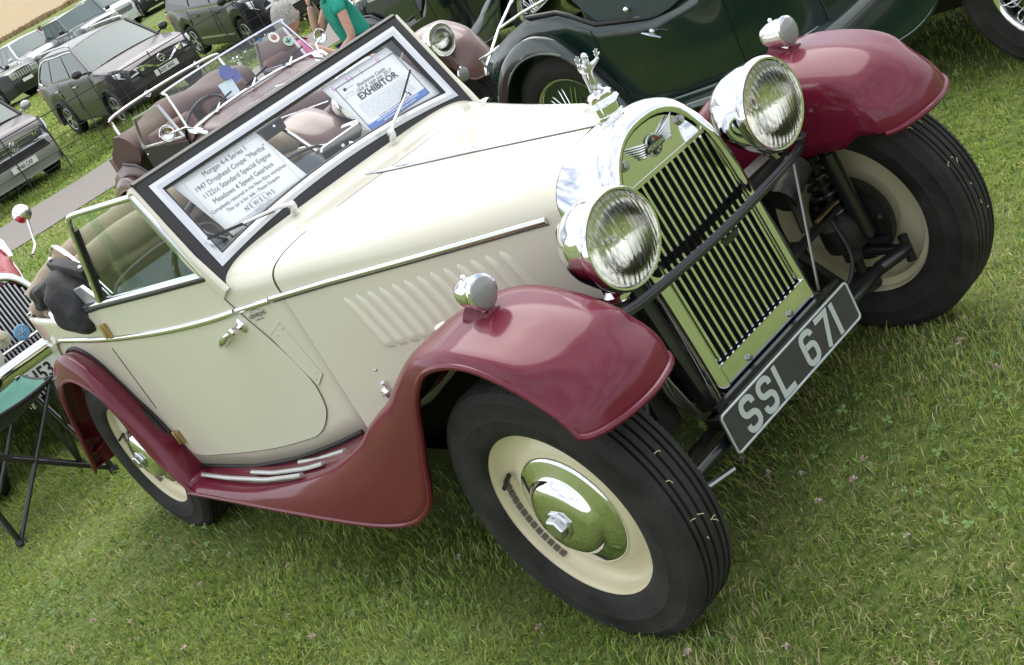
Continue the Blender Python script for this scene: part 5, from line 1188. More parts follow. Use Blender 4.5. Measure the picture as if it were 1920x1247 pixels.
m.obj('luggage_rack',chrome,GR)
m=MB(); m.sph((-.55,-.40,.62),.16,20,12,(1.6,.35,.8)); m.obj('bonnet_bulge',green,GR)
m=MB(); m.tube([(-.62,-.46,.83),(-.30,-.40,.80)],.006,8); m.sph((-.28,-.40,.80),.016,12,8,(2,1,1)); m.obj('bonnet_strap',chrome,GR)
m=MB(); m.tube([(-.86,-.45,.64),(-.86,-.46,.72)],.012,10); m.obj('bonnet_catch',chromed,GR)
# second green roadster further left
G2=thing('black_green_roadster','second dark green roadster farther back beyond the brown one, side screens fitted','car',(-5.75,5.45,-.12),(0,0,-.01))
roadster(G2,blackp,green)
for s in(-1,1):
    y=s*.56; m=MB(); P=[(-1.34,y,.95),(-1.43,y,1.24),(-2.05,y,1.20),(-2.12,y,.95)]
    for a_,b_ in zip(P,P[1:]+P[:1]): m.bar(a_,b_,.012,.022,up=(0,1,0))
    o=m.obj('side_screen',alu,G2); m=MB(); m.add(P,[(0,1,2,3)]); m.obj('glass',glass,o)
    m=MB(); P=crom([(-1.45,y,.93),(-2.15,y,.95),(-2.2,y,.75),(-2.0,y,.62),(-1.5,y,.64)],3); m.prism(P,(0,s*.006,0)); m.obj('screen_skirt',green,o)
    m=MB(); m.sph((-1.35,y+s*.02,.93),.02,10,8); m.obj('turn_button',chrome,o)
    m=MB(); m.sph((-1.0,s*.49,.86),.018,10,8); m.obj('indicator_lamp',amber,G2)
m=MB(); m.tube(crom([(-2.45,-.50,.85),(-2.50,-.51,1.05),(-2.62,-.50,1.10),(-2.66,-.30,1.12),(-2.66,.30,1.12),(-2.62,.50,1.10),(-2.50,.51,1.05),(-2.45,.5,.85)],4),.015,8); m.obj('hood_hoop',chrome,G2)
m=MB(); m.box((-2.55,0,.90),(.40,1.0,.20)); m.obj('hood_bag',green,G2,bevel=.06); m=MB(); m.tube(crom([(-2.4,-.52,.80),(-2.6,-.52,.82),(-2.74,-.5,.90),(-2.76,-.4,.98)],4),.006,6); m.obj('hood_piping',brass,G2)
# maroon topped roadster just showing beyond the bonnet of the brown one
# red roadster behind, facing the camera at the left edge
RD=thing('red_roadster','bright red roadster facing the camera at the left edge, badges on its chrome grille','car',(-4.60,-.18,0),(0,0,.02))
roadster(RD,redp,redp,wheels='wire',lamps=False,slats=mat('bright_slat',(.62,.63,.64),.35,.4))
m=MB(); P=crom([(.12,-.76,.52),(.22,-.66,.52),(.29,-.4,.525),(.31,0,.53),(.29,.4,.525),(.22,.66,.52),(.12,.76,.52)],5); m.sweep(P,[(-.045,-.006),(-.03,.008),(0,.013),(.03,.008),(.045,-.006),(0,-.002)],up=(1,0,0.05)); m.obj('bumper',chrome,RD)
m=MB(); m.sweep([p+A((-.03,0,-.07)) for p in P],[(-.03,-.01),(.03,-.01),(.03,.01),(-.03,.01)],up=(1,0,0)); m.obj('bumper_valance',black,RD)
m=MB(); m.prism([(.30,y,z) for y,z in((-.26,.375),(.26,.375),(.26,.485),(-.26,.485))],(-.004,0,0)); pl=m.obj('number_plate',platew,RD,bevel=.004,smooth=False); m=MB(); put_text(m,'H53 VRX' if False else 'H53',.105,(.302,-.115,.43),(0,1,0),(0,0,1),.001,bold=.002,sx=.78); m.obj('plate_letters',platetext,pl,smooth=False)
m=MB(); m.tube([(.20,-.24,.60),(.20,.24,.60)],.009,8); m.obj('badge_bar',chrome,RD)
for (y,z,r,c1,c2,nm) in((-.145,.665,.045,(.55,.52,.42),(.50,.42,.12),'round'),(-.045,.64,.040,(.16,.36,.58),(.55,.6,.62),'round'),(-.23,.60,.048,(.62,.60,.50),(.25,.3,.6),'shield'),(.09,.70,.034,(.60,.62,.55),(.2,.35,.15),'round')):
    m=MB(); 
    if nm=='round': m.lathe([(0,0),(r,0),(r*1.02,.004),(r*.9,.008),(0,.009)],(.205,y,z),(1,0,0),24)
    else: m.prism([(.205,y+a*r,z+b_*r) for a,b_ in((-1,.8),(1,.8),(1,-.1),(.55,-.8),(0,-1.15),(-.55,-.8),(-1,-.1))],(.008,0,0))
    o=m.obj('grille_badge',mat('badge_%d'%int(100*y+99),c1,.3,.2,.6),RD); m=MB()
    if nm=='round':
        for k in range(6): a=k*PI/3; m.bar(A((.2145,y,z)),A((.2145,y+r*.6*math.cos(a),z+r*.6*math.sin(a))),.001,r*.28,up=(1,0,0))
    else: m.bar((.2135,y-.022,z),(.2135,y+.022,z+.006),.002,.014); m.sph((.214,y-.014,z-.008),.006,8,4,(.3,1,1)); m.sph((.214,y+.014,z-.004),.006,8,4,(.3,1,1))
    m.obj('badge_emblem',mat('badge_in_%d'%int(100*y+99),c2,.4,.1,.4),o)
for s in(-1,1):
    m=MB(); c=A((-.92,s*.66,1.04)); m.lathe([(0,-.055),(.03,-.05),(.052,-.02),(.056,0),(.052,.005)],c,(-1,0,0),24); m.tube([c+A((.03,0,-.03)),c+A((.03,-s*.02,-.10)),A((-.86,s*.60,.86)),A((-.84,s*.55,.82))],[.008,.007,.006,.01],8); m.obj('wing_mirror',chrome,RD)
m=MB(); m.tube(crom([(-.95,-.40,.98),(-.6,-.36,.99),(-.3,-.28,.96),(-.25,-.2,.95)],4),.006,6); m.obj('bonnet_strap',rubberb,RD)
# ---------------------------------------------------------------- modern cars in the field beyond the fence
def mlerp(x,xs,ys): return float(np.interp(x,xs,ys))
def modern(name,label,loc,yaw,pitch,sp,group=None):
    """sp: L,Wd,H,wb,fo (front overhang),R wheel radius,hood z,belt z,cowl x,roof front x,roof rear x,tail x ..."""
    R=thing(name,label,sp.get('cat','car'),loc,(0,pitch,yaw),group)
    Lh=sp['fo']; wb=sp['wb']; ro=sp['L']-wb-Lh; W2=sp['W']/2; H=sp['H']; r=sp['R']; hz=sp['hood']; bz=sp['belt']; nose=sp['nose']; clear=sp.get('clear',.24); pm=sp['paint']; xc=sp['cowl']; xf=sp['rf']; xr=sp['rr']; tail=-wb-ro; ra=r*1.16; lowm=sp.get('low',pm)
    # x stations front to rear
    xs=sorted(set([Lh,Lh-.02,Lh-.06,Lh-.14,Lh-.25]+[a*ra*math.cos(t) for a in(1,) for t in np.linspace(0,PI,11)]+[-wb+ra*math.cos(t) for t in np.linspace(0,PI,11)]+[ra+.01,-ra-.01,-wb+ra+.01,-wb-ra-.01,xc,-wb/2,tail+.2,tail+.08,tail+.02,tail]),reverse=True)
    def halfw(x):
        f=max(0,(x-(Lh-.75))/.75); b=max(0,((tail+.55)-x)/.55); return W2*(1-.22*f**2.4-.10*b**2.5)
    def ztop(x):
        if x>xc: t=(x-xc)/(Lh-xc); return hz+(bz-hz)*(1-t)**1.3-(hz-nose)*max(0,(t-.80)/.2)**1.6
        if x<tail+.25: return bz+.03
        return bz
    def zbot(x):
        for cx in(0,-wb):
            if abs(x-cx)<ra: return max(clear,r+math.sqrt(max(0,ra*ra-(x-cx)**2)))
        return clear+ (.06*max(0,(x-(Lh-.3))/.3))
    for s in(-1,1):
        G=[]
        for x in xs:
            w=halfw(x); zb,zt=zbot(x),ztop(x); hgt=zt-zb
            row=[(x,s*(w-.05),zb),(x,s*(w-.010),zb+.03*min(1,hgt/.2))]
            for t,dy in((.3,.0),(.55,.0),(.66,.018),(.82,.022),(.95,.045),(1.0,.09)): row.append((x,s*(w-dy),zb+.03+(hgt-.03)*t))
            G.append(row)
        b=MB(); b.grid(G); b.obj('body_side',pm,R,sharp=28)
    b=MB(); G=[[(x,t*(halfw(x)-.09),ztop(x)+.045*(1-t*t)*(1 if x>xc else .2)) for t in np.linspace(-1,1,9)] for x in xs if x>=xc-.01]; b.grid(G); b.obj('bonnet',pm,R,sharp=28)
    b=MB(); b.grid([[(tail,t*halfw(tail),z) for t in(-1,0,1)] for z in(clear,bz+.03)]); b.grid([[(x,t*(halfw(x)-.09),bz) for t in(-1,1)] for x in(xc,tail)]); b.obj('tail_panel',pm,R,smooth=False)
    # nose
    wN=halfw(Lh); b=MB(); n=9
    G=[[(Lh+ (.05 if .15<k<.7 else .0)-.05*abs(t)**3,t*wN,zbot(Lh)+(ztop(Lh)+.0-zbot(Lh))*k+.045*(1-t*t)*(k==1.0)) for t in np.linspace(-1,1,n)] for k in(0,.12,.3,.5,.68,.8,1.0)]
    b.grid(G); b.obj('front_bumper',sp.get('bumper',pm),R,sharp=30)
    # wheel arches liners and underside
    b=MB(); b.box((-wb/2,0,clear+.12),(wb+Lh+ro-.5,W2*1.7,.1)); 
    b.box((-wb/2,0,.55),(wb-2*ra,W2*1.7,.5)); b.box((Lh-.45,0,.5),(.3,W2*1.3,.3)); b.obj('underbody',dark,R,smooth=False)
    # greenhouse
    wt=W2*sp.get('tumble',.72); wbl=W2-.095; zr=H-.02
    def gl(t,s,x0,x1): return (x0+(x1-x0)*t,s*(wbl+(wt-wbl)*t),bz+(zr-bz)*t)
    b=MB(); nn=9
    rx=np.linspace(xf,xr,6); G=[[(x,u*wt,zr+.05*(1-u**2)*1.0+.015*math.sin(PI*(x-xf)/(xr-xf))) for u in np.linspace(-1,1,nn)] for x in rx]; b.grid(G); b.obj('roof',sp.get('roofm',pm),R)
    tx=sp.get('tailglass',tail+.12)
    cw=lambda t,u:(xc+(xf-xc)*t+.12*(1-u*u)*(1-t)*.9,u*(wbl+(wt-wbl)*t),bz+(zr-bz)*t+.045*(1-u*u))
    b=MB(); b.grid([[cw(t,u) for u in np.linspace(-.94,.94,9)] for t in np.linspace(.02,.96,6)]); b.obj('windscreen',sp.get('glass',darkglass),R)
    b=MB(); b.grid([[cw(t,u) for u in np.linspace(-1,1,9)] for t in(.955,.98,1.0)]); b.obj('screen_header',pm,R)
    for s in(-1,1):
        b=MB(); b.grid([[cw(t,s*u) for u in(.935,.97,1.0)] for t in np.linspace(0,1,6)]); b.sweep([cw(0,s*.99),cw(.5,s*1.0),cw(1,s*.995)],[(-.03,-.02),(.03,-.02),(.03,.02),(-.03,.02)],up=(0,s,.4)); b.obj('windscreen_pillar',pm,R)
        # side glass band from a-pillar to tail as separate windows
        divs=sp.get('windows',[(.0,.30),(.32,.62),(.64,.97)])
        z0,z1=bz+.012,zr-.045
        def sp_pt(f,t):
            a=A(gl(t,s,xc-.10,xf-.04)); c=A(gl(t,s,tx,xr-.02)); p=a+(c-a)*f; return p
        b=MB(); b.grid([[sp_pt(f,t)-A((0,s*.012,0)) for f in np.linspace(-.02,1.03,8)] for t in(0,.5,1)]); b.obj('cabin_side',pm if sp.get('solidpillar') else black,R)
        for i,(f0,f1) in enumerate(divs):
            last=(i==len(divs)-1); b=MB(); tt=(.06,.86)
            q=[sp_pt(f0,tt[0]),sp_pt(f1,tt[0]+(.25 if last and sp.get('kick',1) else 0)),sp_pt(f1-(.05 if last else 0),tt[1]),sp_pt(f0,tt[1])]
            b.add([p+A((0,s*.004,0)) for p in q],[(0,1,2,3)]); b.obj('side_window',sp.get('glass',darkglass),R,smooth=False)
        if sp.get('chromeline'):
            b=MB(); b.tube(crom([sp_pt(-.01,.02),sp_pt(.5,.02),sp_pt(.9,.04),sp_pt(1.0,.28),sp_pt(.94,.88),sp_pt(.5,.91),sp_pt(.0,.90),sp_pt(-.01,.5)],3),.012,5); b.obj('window_trim',chrome,R)
        for f in((divs[0][1]+divs[1][0])/2,):
            b=MB(); x0=sp_pt(f,0)[0]; b.tube([(x0+.02,s*(halfw(x0)-.018),bz-.03),(x0+.03,s*(halfw(x0)-.0),bz-.3),(x0-.02,s*(halfw(x0)+.003),clear+.25)],.005,4); b.tube([(sp_pt(divs[0][0],0)[0]+.05,s*(W2-.02),bz-.03),(sp_pt(divs[0][0],0)[0]+.10,s*(W2+.002),bz-.4),(sp_pt(divs[0][0],0)[0]+.02,s*(W2+.002),clear+.22)],.005,4); b.obj('door_gap',dark,R)
        for f in(divs[0][1]-.06,divs[1][1]-.08):
            p=sp_pt(f,0); b=MB(); c=A((p[0],s*(W2+.012),bz-.16)); b.bar(c+A((-.09,0,0)),c+A((.09,0,0)),.022,.03,up=(0,0,1)); b.obj('door_handle',chrome if sp.get('chromehandle') else pm,R,bevel=.008)
        b=MB(); c=A((xc-.12,s*(W2+.12),bz+.09)); b.sph(c,.105,14,10,(.55,1.0,.78)); b.bar(c+A((0,-s*.08,-.05)),c+A((-.02,-s*.20,-.07)),.05,.04); o=b.obj('door_mirror',sp.get('mirror',pm),R)
        # lamps
        hl=sp.get('hl',(.16,.13)); yy=wN-.04; zc=sp.get('hlz',nose-.05); b=MB(); x1=Lh+.0
        P=[(Lh-.02,s*(yy-.36),zc+hl[1]*.15),(Lh-.10,s*(yy-.06),zc+hl[1]*.5),(Lh-.34,s*(halfw(Lh-.34)+.004),zc+hl[1]*.75),(Lh-.30,s*(halfw(Lh-.30)+.008),zc+hl[1]*.1),(Lh-.06,s*(yy+.02),zc-hl[1]*.5),(Lh+.01,s*(yy-.30),zc-hl[1]*.35)] if sp.get('swept',1) else [(Lh+.02,s*(yy-.30),zc+hl[1]*.5),(Lh-.01,s*yy,zc+hl[1]*.5),(Lh-.01,s*yy,zc-hl[1]*.5),(Lh+.02,s*(yy-.30),zc-hl[1]*.5)]
        b.prism(P if s>0 else P[::-1],(.055,0,0)); o=b.obj('headlight',mat('headlamp_glass',(.42,.45,.47),.06,.6,1),R,bevel=.012)
        b=MB(); b.lathe([(0,0),(.045,0),(.055,.012),(.0,.014)],(Lh+.045,s*(yy-.24),zc),(1,0,0),16); b.obj('lamp_ring',chrome,o)
        if sp.get('fog'):
            b=MB(); b.lathe([(.0,0),(.045,0),(.06,.012),(.068,.004)],(Lh+.02,s*(yy-.10),sp['fog']),(1,s*.3,0),18); b.obj('fog_lamp',chrome,R)
        if sp.get('rails'):
            b=MB(); P=crom([(xf-.05,s*(wt-.02),zr+.03),(xf-.14,s*(wt-.015),zr+.085),((xf+xr)/2,s*(wt-.015),zr+.10),(xr+.14,s*(wt-.015),zr+.085),(xr+.05,s*(wt-.02),zr+.03)],5); b.tube(P,.020,8); b.obj('roof_rail',alu,R)
        if sp.get('taillamp',1):
            b=MB(); b.box((tail+.08,s*(halfw(tail)-.0),bz-.12),(.18,.05,.22)); b.obj('tail_lamp',mat('tail_lamp',(.45,.20,.20),.15,0,.8),R,bevel=.02)
        if sp.get('sidestrip'):
            b=MB(); b.bar((-ra-.12,s*(W2+.004),clear+.20),(-wb+ra+.12,s*(W2+.004),clear+.20),.012,.03,up=(0,0,1)); b.obj('side_strip',chromed,R)
        if sp.get('cladding'):
            for cx in(0,-wb):
                b=MB(); P=[(cx+(ra+.0)*math.cos(a),s*(W2-.01),r+(ra)*math.sin(a)) for a in np.linspace(-.25,PI+.25,18)]; b.sweep(P,[(-.03,-.005),(.03,-.005),(.03,.045),(-.03,.045)],up=(0,s,0)); b.obj('arch_trim',mat('grey_trim',(.05,.05,.052),.6),R)
    # grille, plate
    gz0,gz1=sp.get('grille',(nose-.28,nose-.08)); gw=sp.get('gw',.62); b=MB(); b.prism([(Lh+.045,-gw,gz0),(Lh+.045,gw,gz0),(Lh+.03,gw*1.06,gz1),(Lh+.03,-gw*1.06,gz1)],(.02,0,0)); g=b.obj('grille',black,R,bevel=.01)
    for k in range(sp.get('gbars',3)):
        z=gz0+(gz1-gz0)*(k+.6)/sp.get('gbars',3); b=MB(); b.bar((Lh+.072,-gw*.96,z),(Lh+.072,gw*.96,z),.008,sp.get('gbt',.012)); b.obj('grille_bar',sp.get('gbm',chromed),g)
    if sp.get('lower'):
        l0,l1=sp['lower']; b=MB(); b.prism([(Lh+.05,-gw*1.05,l0),(Lh+.05,gw*1.05,l0),(Lh+.05,gw*.95,l1),(Lh+.05,-gw*.95,l1)],(.012,0,0)); b.obj('lower_grille',black,R)
    if sp.get('plate'):
        tx_,pz=sp['plate']; b=MB(); b.prism([(Lh+.085,y,z) for y,z in((-.26,pz-.056),(.26,pz-.056),(.26,pz+.056),(-.26,pz+.056))],(-.02,0,0)); pl=b.obj('number_plate',platew,R,smooth=False)
        if tx_: b=MB(); put_text(b,tx_,.098,(Lh+.087,0,pz-.004),(0,1,0),(0,0,1),.001,bold=.0015,sx=.74); b.obj('plate_letters',platetext,pl,smooth=False)
    # wheels
    for cx in(0,-wb):
        for s in(-1,1):
            cen=A((cx,s*(W2-.115),r)); ax=A((0,s,0)); rim=r*.67; b=MB()
            b.lathe([(rim,.085),(rim-.02,.09),(rim-.03,.06),(rim-.05,.02),(0,.01)],cen,ax,32); u=A((0,0,1)); a_=np.cross(ax,u); ns=sp.get('spokes',5)
            w=b.obj('wheel',mat('wheel_dark',(.03,.03,.032),.5),R)
            b=MB(); b.lathe([(rim+.006,.088),(rim-.004,.098),(rim-.016,.090)],cen,ax,32)
            for k in range(ns):
                th=2*PI*k/ns+.3+cx; 
                for dth in((-.16,.16) if ns<=5 else (0,)):
                    d1=math.cos(th+dth)*a_+math.sin(th+dth)*u; d0=math.cos(th)*a_+math.sin(th)*u; b.bar(cen+ax*.075+d0*.03,cen+ax*.085+d1*(rim-.008),.030,.022,up=tuple(ax))
            b.lathe([(.05,.07),(.045,.09),(0,.095)],cen,ax,12); b.obj('alloy_spokes',alu,w)
            b=MB(); b.lathe([(rim,.09),(rim+.02,.10),(r-.03,.098),(r-.005,.085),(r,.06),(r,-.06),(r-.005,-.085),(rim,-.09)],cen,ax,36); b.obj('tyre',rubber,w)
    b=MB(); b.bar((xc+.02,-.55,bz+.03),(xf*.4+xc*.6,.10,bz+(zr-bz)*.30+.10),.012,.02); b.obj('wiper',rubberb,R)
    return R
def gpos(x,y): return (x,y,float(GZ(x,y)))
dgrey=mat('dark_grey_metallic',(.034,.030,.033),.35,.1,.3); dblack=mat('near_black_metallic',(.012,.012,.015),.32,.1,.3); vangrey=mat('van_grey',(.045,.040,.042),.4,.1,.3); silver=mat('silver_metallic',(.42,.43,.44),.3,.6,.8); whitec=mat('white_car',(.62,.64,.66),.3,0,1.0); bluec=mat('pale_blue_car',(.25,.30,.42),.3,.3,1.0); greenm=mat('grey_green_car',(.10,.12,.12),.3,.3,.8)
scrglass=mat('light_screen_glass',(.13,.17,.165),.12,0,0,.35)
# dark suv
SU=modern('dark_suv','dark grey SUV beyond the fence, number AD03 ANG and bright V shaped grille','gpos' and gpos(-21.53,8.784),-.044,.076,dict(L=4.64,W=1.83,H=1.66,wb=2.705,fo=.93,R=.36,hood=1.02,belt=1.13,nose=.92,cowl=-.42,rf=-1.14,rr=-3.05,paint=dgrey,glass=scrglass,rails=1,chromeline=1,chromehandle=1,cladding=1,fog=.42,plate=('AD03 ANG',.66),grille=(.72,.90),gw=.50,gbars=0,lower=(.34,.56),hlz=.87,hl=(.2,.15),clear=.26,windows=[(.0,.33),(.35,.70),(.72,.97)]))
m=MB()
for s in(-1,1): m.prism([(1.01,s*.10,.755),(1.01,s*.17,.765),(.99,s*.46,.90),(.99,s*.36,.905)] if s>0 else [(1.01,s*.36,.905),(1.01,s*.46,.90),(1.01,s*.17,.765),(1.01,s*.10,.755)],(.03,0,0))
m.bar((1.02,-.16,.76),(1.02,.16,.76),.03,.02); m.obj('v_grille_trim',chrome,SU)
m=MB(); m.lathe([(.052,0),(.056,.014),(.070,.016),(.074,0)],(1.0,0,.865),(1,0,0),24); m.bar((1.02,-.085,.865),(1.02,.085,.865),.012,.026); m.obj('badge',chrome,SU)
# van
VA=modern('grey_van','grey panel van behind the fence at the left edge, number YN60 CXP','gpos' and gpos(-21.31,5.284),.102,.079,dict(cat='van',L=4.9,W=1.92,H=1.95,wb=3.0,fo=.90,R=.34,hood=1.05,belt=1.18,nose=.94,cowl=.10,rf=-.72,rr=-3.9,paint=vangrey,glass=scrglass,bumper=silver,mirror=silver,plate=('YN60 CXP',.50),grille=(.78,.93),gw=.60,gbars=2,gbt=.012,gbm=chrome,lower=(.58,.72),hlz=.84,hl=(.2,.24),clear=.20,tumble=.80,windows=[(.0,.24),(.28,.6),(.64,.97)]))
m=MB(); c=A((1.0,0,.855)); m.lathe([(.070,0),(.074,.012),(.084,.012),(.086,0)],c,(1,0,0),28)
for P in ([(-.045,.052),(-.018,-.062),(.0,-.012),(.018,-.062),(.045,.052)],[(-.022,.068),(0,.012),(.022,.068)]): m.tube([c+A((.008,y,z)) for y,z in P],.0085,5)
m.obj('badge',chrome,VA)
m=MB(); c=A((.52,-.05,1.135)); nn=nrm(A((.18,0,1))); m.lathe([(.13,0),(.13,.006),(.155,.006),(.155,0)],c,nn,28)
for P in ([(-.08,.09),(-.035,-.11),(.0,-.02),(.035,-.11),(.08,.09)],[(-.04,.12),(0,.02),(.04,.12)]): m.tube([c+A((-z*.98,y,.16*z+.010)) for y,z in P],.014,5)
m.obj('bonnet_emblem',platew,VA)
# people carrier
MPV=modern('dark_people_carrier','near black people carrier beyond the fence at the top, number beginning AK61','gpos' and gpos(-20.98,11.81),-.126,.115,dict(L=4.82,W=1.88,H=1.72,wb=2.85,fo=.93,R=.34,hood=.98,belt=1.04,nose=.84,cowl=.10,rf=-.75,rr=-3.3,paint=dblack,glass=darkglass,chromeline=0,plate=('AK61',.60),grille=(.64,.80),gw=.45,gbars=2,lower=(.30,.52),hlz=.80,hl=(.2,.22),clear=.20,sidestrip=1,spokes=5,windows=[(.0,.30),(.32,.62),(.64,.97)]))
m=MB(); 
for s in(-1,1): m.bar((.02,s*.90,1.035),(-3.6,s*.92,1.045),.014,.022)
m.obj('waist_trim',chrome,MPV)
# farther cars
SM=dict(L=4.5,W=1.8,H=1.5,wb=2.6,fo=.85,R=.33,hood=.90,belt=.96,nose=.74,cowl=-.35,rf=-1.1,rr=-2.7,plate=('',.48),hlz=.70,clear=.20,spokes=6)
JP=modern('dark_boxy_offroader','dark off-roader with upright slotted grille parked at the far left edge',gpos(-43.2,13.9),.45,.06,dict(SM,H=1.70,W=1.82,hood=1.05,belt=1.12,nose=.98,L=4.5,R=.38,cowl=-.55,rf=-1.0,rr=-3.0,paint=dblack,glass=scrglass,grille=(.74,.97),gw=.46,gbars=0,swept=0,hl=(.2,.2),hlz=.86,plate=('',.62)))
for k in range(7): m=MB(); m.box((.94,-.39+.13*k,.86),(.02,.075,.19)); m.obj('grille_slot',silver,JP)
LR=modern('grey_green_estate_offroader','tall grey-green off-roader with roof bars behind the dark SUV',gpos(-43.8,18.1),-.10,.05,dict(SM,H=1.80,W=1.80,hood=1.15,belt=1.22,nose=1.05,L=4.6,R=.39,cowl=-.62,rf=-1.0,rr=-3.3,tumble=.86,paint=greenm,glass=scrglass,rails=1,grille=(.85,1.0),gw=.45,swept=0,hl=(.2,.18),hlz=.93,clear=.3,mirror=black))
PK=modern('silver_estate','silver estate half hidden behind the dark SUV with pale mirrors',gpos(-47.0,17.0),-.05,.05,dict(SM,H=1.75,W=1.82,hood=1.08,belt=1.12,nose=.92,R=.37,cowl=-.35,rf=-.95,paint=silver,glass=scrglass,mirror=whitec))
WH=modern('white_estate','white estate car beyond the grey-green off-roader near the top edge',gpos(-49.6,21.6),-.20,.05,dict(SM,H=1.78,W=1.82,hood=1.08,belt=1.12,nose=.92,R=.37,cowl=-.35,rf=-.9,rr=-3.2,paint=whitec,glass=scrglass))
DK=modern('charcoal_hatchback','charcoal car cut by the top edge, just left of the near black people carrier',gpos(-50.2,24.0),-.28,.05,dict(SM,paint=dblack,H=1.66,hood=1.0,belt=1.05,nose=.85,R=.36))
BL=modern('pale_blue_car','pale blue car half hidden between the silver car and the grey-green off-roader',gpos(-52.5,20.4),-.15,.05,dict(SM,paint=bluec,H=1.5))
S2=modern('silver_hatchback','silver hatchback behind the boxy dark off-roader at far left',gpos(-52.6,18.0),.1,.05,dict(SM,paint=silver,glass=scrglass))
S3=modern('dark_hatchback_far','farthest dark hatchback above the boxy off-roader',gpos(-59.3,19.6),.1,.05,dict(SM,paint=dgrey,glass=darkglass))
# ---------------------------------------------------------------- iron estate fence
FE=thing('estate_fence','black iron estate fence of thin rails and uprights between verge and parked cars','fence',(0,0,0))
iron=mat('black_iron',(.014,.014,.015),.55,var=.3,vscale=20); fx=-20.1
def fz(y): return float(GZ(fx,y))
for h,rr_ in((1.05,.011),(.83,.0065),(.62,.0065),(.42,.0065),(.22,.0065)):
    m=MB(); ys=np.arange(-14,26,1.6); m.tube([(fx,y,fz(y)+h-.012*math.sin(y*1.1)) for y in ys],rr_,6); m.obj('rail',iron,FE)
k=0; y=-10.0
while y<24:
    m=MB(); m.bar((fx,y,fz(y)-.05),(fx+.01*math.sin(k*3.1),y+.012*math.cos(k*2.3),fz(y)+1.10),.008,.020,up=(0,1,0)); m.obj('upright',iron,FE,smooth=False); y+=.80; k+=1
POST=MB(); POST.bar((fx+.12,11.9,float(GZ(fx,11.9))-.05),(fx+.1,11.93,float(GZ(fx,11.9))+1.35),.09,.09); tag(POST.obj('wooden_post',mat('weathered_wood',(.22,.16,.11),.8,var=.3,vscale=10),None,bevel=.01),'short weathered wooden post standing at the iron fence before the people carrier','post')
# ---------------------------------------------------------------- folding camp chair
CH=thing('folding_camp_stool','green folding camp seat with black tube frame, behind the rear wing of the cream coupe','seat',(-3.84,-.69,0),(0,0,math.radians(0)))
clothg=mat('green_canvas',(.045,.165,.125),.8,var=.1,vscale=8,bump=.3,bscale=150)
hw=.25; corners=[(-.22,-hw),(.22,-hw),(.22,hw),(-.22,hw)]
top=[(-.24,-hw,.46),(.24,-hw,.46),(.24,hw,.46),(-.24,hw,.46)]
for i in range(4):
    a,b_=corners[i],corners[(i+1)%4]
    m=MB(); m.tube([(a[0],a[1],.015),(b_[0],b_[1],.50)],.0105,8); m.obj('cross_tube',black,CH)
    m=MB(); m.tube([(b_[0],b_[1],.02),(a[0],a[1],.50)],.0105,8); m.obj('cross_tube',black,CH)
    m=MB(); m.tube([(a[0],a[1],.0),(a[0],a[1],.53)],.0125,8); m.obj('leg',black,CH); 
    m=MB(); m.lathe([(.02,0),(.026,.01),(.02,.03),(0,.03)],(a[0],a[1],0),(0,0,1),12); m.obj('foot',rubberb,CH)
G=[[(x,y,.53-.10*(1-(x/.26)**2)*(1-(y/.30)**2)-.01*math.sin(9*y)) for y in np.linspace(-.27,.27,15)] for x in np.linspace(-.24,.24,13)]
m=MB(); m.grid(G); m.obj('seat',clothg,CH,solid=.006); m=MB(); m.grid([[(x,y,z-.012) for x,y,z in r_] for r_ in G]); m.obj('seat_underside',blackcloth,CH)
m=MB(); m.tube([G[0][i] for i in range(15)]+[G[j][-1] for j in range(13)]+[G[-1][i] for i in range(14,-1,-1)]+[G[j][0] for j in range(12,-1,-1)],.008,6); m.obj('seat_binding',blackcloth,CH)
# ---------------------------------------------------------------- people
skinm=mat('skin_tone',(.52,.30,.22),.5,var=.06,vscale=25,spec=.4); teal=mat('teal_cloth',(.012,.30,.215),.8,var=.08,vscale=8,bump=.3,bscale=25); navy=mat('navy_cloth',(.012,.020,.065),.8); pinkc=mat('pink_cloth',(.62,.16,.30),.8,bump=.3,bscale=20); ghair=mat('grey_hair',(.33,.31,.29),.7,var=.3,vscale=60,bump=.6,bscale=80); bhair=mat('brown_hair',(.06,.035,.02),.7)
def hand(par,c,d,nrm_,s=1,curl=.4):
    c=A(c);d=nrm(A(d));n=nrm(A(nrm_)); w=np.cross(d,n); m=MB(); m.sph(c+d*.04,.045,12,8,(1,1,1)); m.V=[tuple(c+d*.04+ (A(v)-(c+d*.04))-n*np.dot(A(v)-(c+d*.04),n)*.62) for v in m.V]
    for k,(o_,l) in enumerate(((-.030,.070),(-.010,.080),(.010,.076),(.029,.060))):
        p=c+d*.075+w*o_; q=p+d*l*.5-n*l*curl*.25; r_=q+d*l*.42-n*l*curl*.6; m.tube([c+d*.04+w*o_*.7,p,q,r_],[.010,.0095,.0085,.007],8); m.sph(r_,.007,6,5)
    p=c+d*.02+w*.035*s; m.tube([c+d*.01,p,p+d*.035+w*.022*s,p+d*.058+w*.018*s],[.013,.012,.010,.008],8); m.obj('hand',skinm,par)
